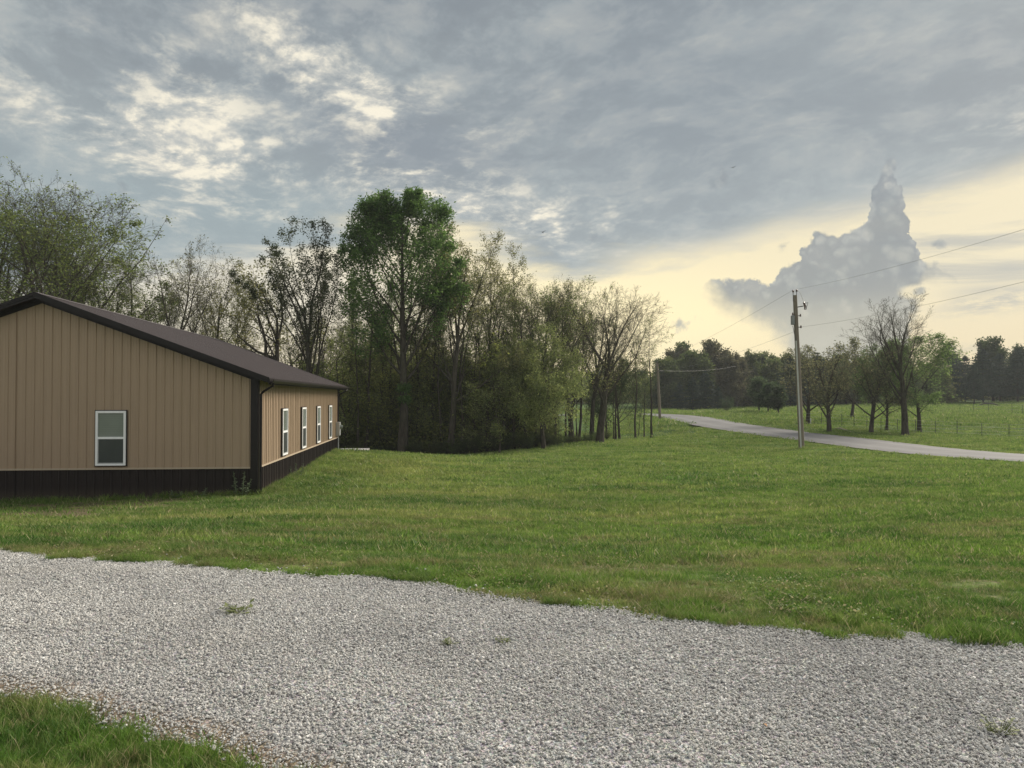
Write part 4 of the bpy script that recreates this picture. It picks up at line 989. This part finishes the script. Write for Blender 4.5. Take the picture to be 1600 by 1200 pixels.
def tubes_np(B, sides):
    V, F, base = [], [], 0; groups = {}
    for l, pts, rs in B: groups.setdefault((len(pts), sides[min(l, len(sides)-1)]), []).append((pts, rs))
    for (n, k), L in groups.items():
        P = np.array([a for a, _ in L]); Rr = np.array([b for _, b in L]); T = np.gradient(P, axis=1); T /= np.linalg.norm(T, axis=2, keepdims=True)+1e-9
        ref = np.where(np.abs(T[:, :1, 2:3]) > .8, np.array([[[1., 0, 0]]]), np.array([[[0, 0, 1.]]])); A = np.cross(T, np.repeat(ref, n, 1)); A /= np.linalg.norm(A, axis=2, keepdims=True)+1e-9; C = np.cross(T, A)
        th = np.arange(k)*2*np.pi/k; ring = P[:, :, None] + (A[:, :, None]*np.cos(th)[None, None, :, None] + C[:, :, None]*np.sin(th)[None, None, :, None])*Rr[:, :, None, None]
        V.append(ring.reshape(-1, 3)); m = len(L); b = base + (np.arange(m)*n*k)[:, None, None] + (np.arange(n-1)*k)[None, :, None]; j = np.arange(k)[None, None]; j2 = (j+1) % k
        F.append(np.stack(np.broadcast_arrays(b+j, b+j2, b+k+j2, b+k+j), -1).reshape(-1, 4)); base += m*n*k
    return np.concatenate(V), np.concatenate(F)
def make_variant(seed, P, bark=None, leafm=None):
    B, Lf = grow(seed, P); rng = np.random.default_rng(seed)
    Bt = [b for b in B if b[0] <= 1]; Bc = [b for b in B if b[0] > 1]
    V, F = tubes_np(Bt, (9, 6)); tm = mesh_np('trunk', V, F, smooth=True, mats=[bark or M_BARK]); zt = V[:, 2].max()
    Vs, Fs, mi, at_ = [], [], [], []; base = 0
    if Bc: V, F = tubes_np(Bc, (6, 5, 4, 3)); Vs.append(V); Fs.append(F); mi.append(np.zeros(len(F), int)); at_.append(np.zeros(len(F))); base = len(V); zt = max(zt, V[:, 2].max())
    if Lf: V, F, t = leaves_np(Lf, P['leaf'], rng, P.get('asp', .55), P.get('droop', 0)); Vs.append(V); Fs.append(F+base); mi.append(np.ones(len(F), int)); at_.append(t); zt = max(zt, np.percentile(V[:, 2], 99.9))
    cmesh = mesh_np('crown', np.concatenate(Vs), np.concatenate(Fs), mats=[M_TWIG, leafm or M_LEAF], midx=np.concatenate(mi), attr=np.concatenate(at_))
    return dict(t=tm, c=cmesh, H=float(zt))
BASE = dict(H=16, trunk=.95, r=.26, tip=.12, levels=4, segs=(12, 7, 5, 3, 2), wander=(.035, .09, .14, .18, .2), up=(.02, .05, .045, .03, .02), kids=(11, 7, 6, 4), start=(.35, .18, .15, .15),
            ang=(38, 36, 40, 42), ratio=(.42, .50, .52, .55), taper=(.55, .45, .4, .4), rr=(.50, .55, .6, .6), leaf_lvl=3, leaves=4, spread=.10, leaf=.15)
def V_(seed, bark=None, leafm=None, **k): return make_variant(seed, dict(BASE, **k), bark, leafm)
VAR = dict(
    green_tall=V_(41, H=17, trunk=.90, r=.36, tip=.12, kids=(30, 9, 7, 5), start=(.24, .25, .15, .15), ang=(44, 38, 42, 46), ratio=(.66, .44, .50, .5), taper=(.1, .35, .4, .4), leaf_lvl=3, leaves=5.0, leaf=.165, spread=.13, bare=.985, up=(.01, .07, .03, .01, .0), env=(.66, .345, .235)),
    broad=V_(2, H=16, trunk=.80, r=.34, tip=.15, leaf_lvl=4, kids=(18, 9, 8, 6), start=(.22, .2, .1, .1), ang=(50, 38, 42, 44), ratio=(.56, .48, .5, .5), taper=(.3, .4, .4, .4), leaves=3.4, leaf=.13, spread=.11, bare=.84, bare_f=.1, up=(.01, .06, .04, .02, .02), env=(.62, .385, .34)),
    broad_light=V_(3, H=15, trunk=.80, r=.28, tip=.15, kids=(15, 8, 7, 4), start=(.28, .2, .1, .1), ang=(38, 36, 40, 44), ratio=(.52, .46, .5, .52), leaves=2.8, leaf=.12, spread=.12, bare=.85, bare_f=.3, env=(.65, .36, .25), leaf_lvl=4),
    vase=V_(4, H=14, trunk=.48, r=.25, tip=.5, kids=(6, 8, 7, 5), start=(.5, .25, .15, .15), ang=(24, 32, 36, 38), ratio=(1.05, .42, .50, .52), taper=(.1, .5, .4, .4), leaves=.8, leaf=.11, spread=.08, up=(.01, .05, .05, .04, .03)),
    vase_bare=V_(5, H=12, trunk=.40, r=.22, tip=.55, kids=(6, 8, 7, 5), start=(.4, .25, .15, .15), ang=(32, 34, 36, 36), ratio=(1.25, .42, .50, .52), taper=(.1, .5, .4, .4), leaves=.35, leaf=.11, spread=.05, up=(.01, .05, .05, .04, .03)),
    slim=V_(6, H=15, trunk=.95, r=.17, tip=.1, kids=(13, 6, 5, 3), start=(.35, .2, .2, .2), ang=(36, 38, 42, 44), ratio=(.23, .5, .5, .5), taper=(.4, .4, .4, .4), leaves=2.4, leaf=.12, spread=.10, leaf_lvl=3),
    slim2=V_(7, H=15, trunk=.92, r=.15, tip=.1, kids=(10, 6, 5, 3), start=(.5, .2, .2, .2), ang=(42, 38, 42, 44), ratio=(.26, .5, .5, .5), taper=(.4, .4, .4, .4), leaves=1.6, leaf=.11, spread=.09, wander=(.06, .10, .14, .18, .2)),
    upright=V_(48, H=16, trunk=.50, r=.27, tip=.5, kids=(11, 9, 8, 5), start=(.35, .3, .15, .15), ang=(22, 28, 36, 42), ratio=(1.35, .30, .48, .5), taper=(.1, .5, .4, .4), leaves=4, leaf=.13, spread=.12, up=(.01, .03, .06, .04, .03), leaf_lvl=4, env=(.64, .38, .22)),
    upright_brown=V_(9, H=15, trunk=.55, r=.22, tip=.45, kids=(7, 9, 7, 5), start=(.35, .25, .15, .15), ang=(20, 30, 36, 40), ratio=(.85, .36, .48, .5), taper=(.15, .5, .4, .4), leaves=2.8, leaf=.11, spread=.12, up=(.01, .04, .05, .04, .03), lean=(.10, 0)),
    leaning=V_(10, H=15, trunk=.52, r=.27, tip=.5, kids=(7, 9, 7, 5), start=(.42, .25, .15, .15), ang=(24, 32, 36, 40), ratio=(.95, .38, .48, .5), taper=(.15, .5, .4, .4), leaves=3.2, leaf=.115, spread=.11, up=(.0, .04, .04, .03, .02), lean=(.22, 0),
                limbs=[(.24, 18, 25, 5.5, .12), (.33, 165, 40, 4.5, .10)]),
    round=V_(11, H=11, trunk=.80, r=.20, tip=.15, kids=(18, 9, 7, 4), start=(.20, .2, .1, .1), ang=(48, 40, 44, 46), ratio=(.60, .46, .5, .5), taper=(.25, .4, .4, .4), leaves=3.4, leaf=.15, spread=.15, env=(.58, .43, .38)),
    weeping=V_(12, H=9.5, trunk=.55, r=.17, tip=.35, kids=(12, 10, 7, 4), start=(.2, .2, .1, .1), ang=(58, 44, 44, 46), ratio=(.75, .42, .5, .5), taper=(.2, .4, .4, .4), leaves=4.6, leaf=.16, asp=.34, spread=.16, droop=.9, up=(.0, .0, -.05, -.08, -.1)),
    crooked=V_(13, H=13, trunk=.58, r=.26, tip=.45, kids=(8, 7, 6, 5), start=(.4, .25, .15, .15), ang=(42, 38, 40, 42), ratio=(.7, .42, .5, .52), taper=(.25, .5, .4, .4), leaves=1.6, leaf=.15, spread=.10, wander=(.06, .17, .2, .2, .2), up=(.02, .05, .05, .03, .02),
                limbs=[(.36, 178, 38, 5.6, .16), (.44, 172, 15, 5.0, .12)]),
    far_vase=V_(14, H=13, trunk=.48, r=.28, tip=.5, kids=(8, 9, 8, 6), start=(.4, .22, .15, .15), ang=(34, 34, 36, 38), ratio=(1.05, .44, .50, .5), taper=(.12, .5, .4, .4), leaves=1.1, leaf=.12, spread=.09, bare=.55, bare_f=.05, lean=(.12, 0), up=(.01, .05, .05, .04, .03)),
    field_vase=V_(33, H=13, trunk=.48, r=.28, tip=.5, kids=(8, 9, 8, 6), start=(.4, .22, .15, .15), ang=(26, 32, 34, 36), ratio=(1.05, .44, .50, .5), taper=(.12, .5, .4, .4), leaves=.8, leaf=.12, spread=.09, bare=.55, bare_f=.02, lean=(.0, 0), up=(.01, .05, .05, .04, .03)),
    orchard=V_(15, H=6, trunk=.42, r=.17, tip=.5, kids=(8, 8, 6, 4), start=(.35, .2, .15, .15), ang=(52, 38, 40, 42), ratio=(1.35, .42, .5, .5), taper=(.15, .5, .4, .4), leaves=1.2, leaf=.12, spread=.07, up=(.01, .06, .05, .03, .02)),
    small_green=V_(16, H=5, trunk=.5, r=.13, tip=.4, levels=3, kids=(12, 9, 8), start=(.25, .15, .1), ang=(50, 42, 46), ratio=(.75, .5, .5), taper=(.3, .4, .4), leaf_lvl=2, leaves=8, leaf=.20, spread=.14),
    far_round=V_(17, H=11, trunk=.7, r=.2, tip=.2, levels=3, kids=(18, 10, 8), start=(.04, .12, .1), ang=(52, 44, 48), ratio=(.42, .52, .5), taper=(.4, .4, .4), leaf_lvl=2, leaves=10, leaf=.33, spread=.28),
    far_round2=V_(18, H=11, trunk=.8, r=.2, tip=.2, levels=3, kids=(19, 10, 8), start=(.05, .12, .1), ang=(40, 42, 46), ratio=(.38, .5, .5), taper=(.45, .4, .4), leaf_lvl=2, leaves=7, leaf=.30, spread=.25, bare=.85, bare_f=.5),
    far_bare=V_(19, H=11, trunk=.7, r=.2, tip=.3, levels=4, kids=(9, 8, 6, 4), start=(.25, .2, .1), ang=(36, 36, 42), ratio=(.5, .46, .5), taper=(.3, .4, .4), leaves=.7, leaf=.22, spread=.2),
    shrub=V_(20, H=3.4, trunk=.35, r=.06, tip=.5, levels=3, segs=(4, 5, 4, 3), kids=(12, 9, 7), start=(.1, .15, .1), ang=(46, 40, 44), ratio=(2.1, .45, .5), taper=(.15, .4, .4), leaf_lvl=2, leaves=4.5, leaf=.12, spread=.13, up=(.02, .05, .03, .02)),
    shrub2=V_(21, H=5.2, trunk=.35, r=.08, tip=.5, levels=3, segs=(4, 6, 4, 3), kids=(12, 11, 8), start=(.1, .15, .1), ang=(34, 36, 44), ratio=(2.2, .36, .5), taper=(.15, .4, .4), leaf_lvl=2, leaves=4, leaf=.125, spread=.16, up=(.02, .05, .02, .0)),
    understory=V_(22, H=7, trunk=.8, r=.09, tip=.2, levels=4, kids=(12, 8, 6, 3), start=(.15, .15, .1), ang=(50, 42, 44), ratio=(.5, .5, .5), taper=(.3, .4, .4), leaves=2.6, leaf=.11, spread=.13, wander=(.07, .12, .14, .18, .2)),
    understory2=V_(23, H=7.5, trunk=.6, r=.08, tip=.3, levels=4, kids=(10, 8, 6, 4), start=(.2, .15, .1), ang=(38, 40, 44), ratio=(.8, .46, .5), taper=(.3, .4, .4), leaves=2.2, leaf=.11, spread=.14, wander=(.09, .12, .14, .18, .2)),
    stem=V_(26, H=15, trunk=.80, r=.17, tip=.32, kids=(8, 6, 5, 3), start=(.5, .2, .2, .2), ang=(30, 38, 42, 44), ratio=(.34, .45, .5, .5), leaves=1.6, leaf=.12, spread=.10, wander=(.07, .12, .14, .18, .2)),
    sapling=V_(24, H=7, trunk=.96, r=.045, tip=.15, levels=3, kids=(12, 5, 4), start=(.3, .2, .2), ang=(48, 40, 44), ratio=(.20, .5, .5), taper=(.4, .4, .4), leaf_lvl=2, leaves=2, leaf=.12, spread=.1, wander=(.05, .12, .14, .18)),
)
def make_conifer(seed, Ht, rad, z0=.08, layers=26, per=9):
    rng = np.random.default_rng(seed); rd = random.Random(seed); B = [(0, [(0, 0, -.3+(Ht+.3)*i/8) for i in range(9)], [.16*(1-i/8.2)+.01 for i in range(9)])]; Lf = []; Bc = []
    for k in range(layers):
        f = z0 + (1-z0)*(k+rd.random())/layers; z = f*Ht; rr = rad*min(1, (1-f)*1.9)**.8*rd.uniform(.75, 1.1)
        for j in range(per):
            if rd.random() < .12: continue
            a = rd.random()*6.283; L = rr*rd.uniform(.7, 1.12); el_ = .35*f-.12; P = [(math.cos(a)*L*t, math.sin(a)*L*t, z + L*t*el_ - .12*L*t*t) for t in (0, .35, .7, 1)]
            Bc.append((2, P, [.025, .018, .012, .005]))
            for _ in range(int(30*L)+6):
                t = rd.uniform(.15, 1.04); w = L*.16*(1.15-t)+.10; Lf.append((math.cos(a)*L*t+rd.gauss(0, w), math.sin(a)*L*t+rd.gauss(0, w), z+L*t*el_-.12*L*t*t+rd.gauss(0, .09)))
    V, F = tubes_np(B, (8,)); tm = mesh_np('trunk', V, F, smooth=True, mats=[M_BARK])
    V, F = tubes_np(Bc, (4,)); V2, F2, t = leaves_np(Lf, .34, rng, .38, .1)
    cm = mesh_np('crown', np.concatenate([V, V2]), np.concatenate([F, F2+len(V)]), mats=[M_TWIG, M_NEEDLE], midx=np.r_[np.zeros(len(F), int), np.ones(len(F2), int)], attr=np.r_[np.zeros(len(F)), t])
    return dict(t=tm, c=cm, H=Ht)
VAR['conifer'] = make_conifer(31, 11, 3.0); VAR['pine'] = make_conifer(32, 12, 3.4, .16, 24, 10)
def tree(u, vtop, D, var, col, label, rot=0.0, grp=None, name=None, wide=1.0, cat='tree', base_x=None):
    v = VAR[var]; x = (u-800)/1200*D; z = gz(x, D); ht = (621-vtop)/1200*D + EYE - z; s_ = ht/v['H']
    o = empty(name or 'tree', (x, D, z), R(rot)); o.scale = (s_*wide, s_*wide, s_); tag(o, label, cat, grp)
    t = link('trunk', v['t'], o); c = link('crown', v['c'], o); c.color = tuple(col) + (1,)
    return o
OLIVE, BROWN, GREEN, YEL, DARK, GREY = (.165, .215, .070), (.205, .215, .090), (.115, .205, .060), (.250, .300, .115), (.038, .064, .048), (.17, .18, .10)
PALE = (.12, .15, .055)
T = tree
T(-35, 250, 46, 'vase', OLIVE, 'tall thin topped tree cut off by the left picture edge, highest at that side', 20)
T(60, 280, 43, 'broad', OLIVE, 'big broad olive tree rising behind the roof ridge at far left', 70, wide=1.2)
T(118, 300, 48, 'broad_light', OLIVE, 'broad tree with twiggy top right behind the big olive one at left', 200, wide=1.3)
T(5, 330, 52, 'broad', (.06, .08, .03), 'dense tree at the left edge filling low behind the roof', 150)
T(168, 395, 50, 'broad', OLIVE, 'lower olive tree between the big left tree and the slim sparse one', 10)
T(205, 355, 50, 'slim', OLIVE, 'slim sparse tree left of the bare vase shaped tree above the roof', 40)
T(266, 358, 45, 'vase', GREY, 'nearly bare vase shaped tree forking just above the roof line', 95)
T(330, 398, 52, 'broad_light', BROWN, 'hazy brownish tree between the bare vase tree and the crooked one', 60)
T(375, 430, 54, 'slim2', OLIVE, 'small sparse tree left of the crooked trunk above the roof', 60)
T(440, 398, 47, 'crooked', BROWN, 'dark crooked tree with long limbs arching to the left over the roof', 0)
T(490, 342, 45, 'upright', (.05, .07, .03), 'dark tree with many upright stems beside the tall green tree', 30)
T(545, 400, 53, 'slim', OLIVE, 'slender tree between the upright stemmed tree and the tall green tree', 90)
T(630, 293, 45.6, 'green_tall', GREEN, 'tallest tree with rounded dense green crown at the wood edge', 0, wide=1.0)
T(668, 420, 50, 'slim2', OLIVE, 'slim tree close to the right of the tall green tree', 10)
T(702, 348, 46, 'leaning', BROWN, 'leaning double limbed brownish tree right of the tall green one', 0)
T(765, 358, 51, 'upright_brown', BROWN, 'upright brownish spring tree with fine twiggy top, mid wood', 0)
T(800, 372, 54, 'slim', BROWN, 'thin brown tree just right of the twiggy topped brown one', 60)
T(850, 430, 52, 'broad_light', BROWN, 'round topped brownish tree near the middle of the wood edge', 60)
T(893, 432, 54, 'broad_light', OLIVE, 'round topped olive tree left of the two bare trees at the wood end', 160)
T(850, 500, 47.2, 'weeping', YEL, 'yellow green feathery tree with drooping sprays at the wood edge', 20)
T(803, 530, 48.6, 'round', YEL, 'rounded yellow green tree left of the drooping feathery one', 80)
T(925, 440, 58, 'vase', GREY, 'bare forked tree standing left of the leaning dark trunk', 40)
T(936, 438, 52, 'far_vase', BROWN, 'dark trunked tree leaning right with wide bare top at the wood end', 0, wide=1.3)
T(1018, 492, 56, 'slim2', OLIVE, 'very slim twiggy tree last at the right end of the wood', 0)
T(968, 560, 60, 'round', (.06, .095, .045), 'small fresh green tree behind the dark leaning trunk', 0)
T(780, 560, 45.5, 'understory', YEL, 'feathery yellow green understory tree beside the leaning brownish tree', 0)
for i, (u_, v_, d_) in enumerate([(572, 430, 47), (592, 455, 49), (612, 420, 50), (655, 440, 47.5), (676, 410, 48), (690, 455, 46.8), (722, 430, 47), (738, 470, 48.5), (752, 415, 49), (776, 440, 49), (786, 480, 49.5), (822, 440, 50), (838, 470, 51), (868, 450, 52), (884, 480, 53), (905, 460, 55), (560, 470, 46.6), (640, 470, 49)]):
    T(u_, v_, d_, ('slim2', 'stem')[i % 2] if i % 3 else 'stem', OLIVE, 'dark slender trunk standing in the front rows of the wood', i*47, 'slender trunks at the wood front')
for i, (u_, v_, d_) in enumerate([(962, 500, 57), (992, 512, 58.5), (948, 540, 62), (1006, 560, 60)]):
    T(u_, v_, d_, ('slim2', 'stem', 'understory2')[i % 3], PALE, 'thin fresh leaved tree at the open right end of the wood', i*67, 'thin trees at the right end of the wood')
# right hand field trees
T(1414, 458, 56, 'field_vase', (.09, .14, .055), 'tall bare topped roadside tree with spreading twigs right of the pole', 0, wide=1.2)
T(1436, 522, 60, 'round', (.17, .26, .09), 'leafy green tree behind the bare topped roadside tree', 40, wide=1.35)
T(1385, 535, 61, 'round', (.15, .23, .085), 'leafy tree left behind the bare topped roadside tree', 100)
T(1361, 545, 57, 'orchard', GREY, 'low spreading tree with long level limbs left of the tall roadside one', 150)
T(1295, 535, 57, 'orchard', GREY, 'grey nearly bare field tree right of the power pole', 20)
T(1262, 540, 66, 'orchard', GREY, 'grey twiggy field tree directly behind the power pole', 80)
T(1330, 525, 75, 'far_bare', GREY, 'greyish bare tree standing back between the two field trees', 80)
T(1186, 588, 92, 'small_green', (.07, .11, .05), 'small green tree, leftmost of three by the far side of the road', 0)
T(1200, 596, 88, 'small_green', (.06, .10, .045), 'small green tree, middle of three by the far side of the road', 90)
T(1216, 600, 84, 'small_green', (.06, .09, .045), 'small green tree, rightmost of three by the far side of the road', 200)
T(1135, 618, 96, 'shrub', (.06, .10, .05), 'small round green bush in front of the dark conifers by the road', 0, cat='bush', name='bush')
g = 'pines on the far side of the right field'
for i, (u, v, D, lab) in enumerate([(1482, 536, 128, 'dark pine with knobbly top, leftmost at the right field end'), (1508, 556, 134, 'dark pine second from the left at the field end'), (1536, 545, 126, 'broad dark pine in the middle of the right hand clump'),
        (1562, 552, 132, 'dark pine right of the broad middle one'), (1590, 545, 126, 'dark pine next to the right picture edge'), (1625, 540, 130, 'dark pine cut by the right picture edge'), (1522, 570, 120, 'lower dark pine before the broad middle one')]):
    T(u, v, D, 'pine', DARK, lab, i*50, g, 'pine_tree', 1.15)
T(1552, 528, 138, 'far_round', (.06, .09, .035), 'light green tree crown showing above the dark pines at right', 0)
T(1590, 538, 142, 'far_round', (.06, .085, .04), 'green tree crown behind the pines nearest the right edge', 90)
T(1492, 552, 150, 'far_round2', (.05, .08, .035), 'green tree behind the leftmost dark pine', 90)
g = 'dark conifers beyond the road bend'
for i, (u, v, D, lab) in enumerate([(1062, 598, 112, 'low dark conifer, leftmost beyond the road crest'), (1082, 590, 108, 'dark conifer second from the left beyond the road crest'), (1102, 580, 110, 'tallest dark conifer beyond the road crest'), (1122, 604, 106, 'low dark conifer right of the tallest beyond the road crest'),
        (1235, 556, 118, 'dark conifer just left of the power pole'), (1278, 552, 120, 'dark conifer just right of the power pole')]):
    T(u, v, D, 'conifer', DARK, lab, i*40, g, 'conifer', 1.2)
rn = random.Random(8)
for i, (u, v) in enumerate([(1032, 570), (1050, 560), (1068, 556), (1090, 552), (1112, 556), (1140, 552), (1162, 560), (1182, 556), (1202, 560), (1222, 558), (1244, 562), (1266, 560), (1290, 562), (1312, 566), (1334, 570), (1356, 570), (1404, 570), (1424, 574), (1040, 556), (1058, 545), (1078, 536), (1100, 548), (1128, 532), (1152, 550), (1172, 546), (1192, 548), (1212, 553), (1232, 560), (1255, 550), (1275, 555), (1300, 552), (1322, 560), (1345, 566), (1368, 562), (1390, 568), (1440, 575), (1460, 572), (1476, 575)]):
    T(u, v, rn.uniform(122, 145), 'far_bare' if i in (4, 12) else rn.choice(['far_round', 'far_round2']), rn.choice([(.11, .15, .05), (.085, .12, .045), (.14, .16, .07), (.12, .12, .07)]),
      'leafy tree in the even far treeline beyond the road', rn.uniform(0, 360), 'far treeline beyond the road', 'tree')
for i in range(46):
    u = -150 + i*41 + rn.uniform(-15, 15)
    T(u, rn.uniform(560, 582), rn.uniform(150, 200), rn.choice(['far_round', 'far_round2']), rn.choice([(.06, .08, .035), (.05, .07, .035), (.07, .07, .04)]), 'tree in the most distant line of woods closing the horizon', rn.uniform(0, 360), 'most distant trees', 'tree', 1.3)
# the wood: inner trees, understory, saplings, shrubs along its edge
for i in range(62):
    D = rn.uniform(51, 84); u = rn.uniform(-120, 1000) if D < 62 else rn.uniform(-120, 960)
    if u > 860 and D > 60: continue
    if u < 560 and i % 2: continue
    vt = rn.uniform(420, 520) if u < 560 else rn.uniform(440, 540) if u < 850 else rn.uniform(480, 560)
    T(u, vt, D, rn.choice(['slim', 'slim2', 'slim2', 'upright_brown', 'vase', 'vase', 'crooked']), rn.choice([OLIVE, BROWN, GREY, OLIVE]), 'thin stemmed tree among the many inside the wood behind the lawn', rn.uniform(0, 360), 'trees inside the wood', 'tree')
for i in range(76):
    u = rn.uniform(-60, 1000) if i % 3 else rn.uniform(540, 860); edge = np.interp(u, [0, 545, 700, 800, 900, 1020], [44, 46, 46, 49, 53, 57]); D = edge + (rn.uniform(4.5, 18) if i % 6 else rn.uniform(.8, 4))
    if u > 850 and (D > edge+5 or rn.random() < .35): continue
    T(u, 621-(rn.uniform(30, 110) if u > 850 else rn.uniform(-10, 40) if u < 520 else rn.uniform(15, 125))*46/D, D, rn.choice(['understory', 'understory2', 'shrub2', 'understory']), rn.choice([(.22, .26, .080), (.18, .23, .070), YEL, (.20, .24, .075), (.26, .29, .10)]), 'leafy young understory tree inside the wood', rn.uniform(0, 360), 'understory of the wood', 'tree', 1.1)
for i in range(44):
    u = 540 + i*11 + rn.uniform(-9, 9)
    if u > 930 and i % 2: continue; edge = np.interp(u, [0, 545, 700, 800, 900, 1020], [44, 46, 45.5, 48.5, 52.5, 56.5]); D = edge + rn.uniform(0, 3)
    T(u, rn.uniform(560, 650), D, rn.choice(['sapling', 'sapling', 'slim2']) if u > 870 else 'sapling', PALE, 'thin pale stemmed sapling along the front edge of the wood', rn.uniform(0, 360), 'saplings at the wood edge', 'sapling')
for i in range(46):
    u = 535 + i*9.2 + rn.uniform(-5, 5); edge = np.interp(u, [0, 545, 700, 800, 900, 1020], [44, 45.6, 45, 48, 52.5, 56.5]); D = edge + rn.uniform(-.2, 2.2)
    if u > 930 and rn.random() < .5: continue
    h = rn.uniform(10, 26) if u > 860 else rn.uniform(14, 38); v0 = 621 - (gz((u-800)/1200*D, D)-EYE)/D*1200
    T(u, v0-h, D, rn.choice(['shrub', 'shrub', 'shrub2']), rn.choice([(.07, .115, .035), (.08, .12, .04), (.10, .13, .045), (.055, .09, .032)]), 'low leafy shrub in the hedge like fringe along the wood edge', rn.uniform(0, 360), 'shrubs along the wood edge', 'shrub', 1.5, 'shrub')
def build_undergrowth():
    rng = np.random.default_rng(3); M = mat_leaf('undergrowth_leaf'); src = []
    nt = M.node_tree
    for nd in nt.nodes:
        if nd.type == 'OBJECT_INFO':
            for l in list(nd.outputs['Color'].links):
                s_ = l.to_socket; nt.links.remove(l); s_.default_value = (.190, .225, .075, 1)
    for k in range(6):
        n = 420; P = rng.normal(size=(n, 3))*np.array([.55, .55, .5]) + np.array([0, 0, .75]); P[:, 2] = np.abs(P[:, 2])
        V, F, t = leaves_np([tuple(p) for p in P], .15, rng)
        B = [(2, [(0, 0, -.1), tuple(P[j]*.5), tuple(P[j])], [.012, .008, .004]) for j in range(0, n, 24)]; V2, F2 = tubes_np(B, (3,))
        me = mesh_np('brush_clump', np.concatenate([V, V2]), np.concatenate([F, F2+len(V)]), mats=[M, M_TWIG], midx=np.r_[np.zeros(len(F), int), np.ones(len(F2), int)], attr=np.r_[t, np.zeros(len(F2))])
        src.append(bpy.data.objects.new('brush_clump', me))
    n = 2900; u = rng.uniform(-120, 1010, n); edge = np.interp(u, [0, 545, 700, 800, 900, 1020], [44, 46.4, 46, 49, 53.5, 57.5]); D = edge + rng.exponential(11, n) + np.where(rng.random(n) < .8, 4.0, 0.6); q = (D < 95) & ((u < 850) | ((D < edge+1.2) & (rng.random(n) < .10)))
    u, D = u[q], D[q]; x = (u-800)/1200*D; rdist, _ = road_dist(x, D); q = rdist > 5; x, D, u = x[q], D[q], u[q]; n = len(x); z = ground_z(x, D); s_ = rng.uniform(.5, 1.5, n)*np.where(u > 850, .5, 1)
    m = 2600; u2 = rng.uniform(1030, 1475, m); D2 = rng.uniform(134, 152, m); m3 = 1800; u3 = rng.uniform(-150, 1760, m3); D3 = rng.uniform(160, 195, m3)
    u2 = np.r_[u2, u3]; D2 = np.r_[D2, D3]; x2 = (u2-800)/1200*D2; x = np.r_[x, x2]; D = np.r_[D, D2]; z = np.r_[z, ground_z(x2, D2)]; s_ = np.r_[s_, rng.uniform(1.5, 3.4, m+m3)]; n = len(x)
    scatter('undergrowth', np.stack([x, D, z], -1), rng.integers(0, 6, n), np.stack([rng.normal(0, .1, n), rng.normal(0, .1, n), rng.uniform(0, 6.28, n)], -1), s_, rng.random(n), src, 'tangled leafy undergrowth covering the floor of the wood')
build_undergrowth()


# ------------------------------------------------------------------ evening haze
def build_haze():
    m = bpy.data.materials.new('haze'); m.use_nodes = True; nt = m.node_tree; nt.nodes.clear()
    v = nt.nodes.new('ShaderNodeVolumePrincipled'); v.inputs['Color'].default_value = (.86, .91, .95, 1); v.inputs['Density'].default_value = HAZE; v.inputs['Anisotropy'].default_value = .2
    o_ = nt.nodes.new('ShaderNodeOutputMaterial'); nt.links.new(v.outputs[0], o_.inputs['Volume'])
    o = MB().box(-260, 260, -70, 260, -8, 22).build('haze', m); tag(o, 'thin pale evening haze over the fields', kind='stuff')
HAZE = .0004
build_haze()
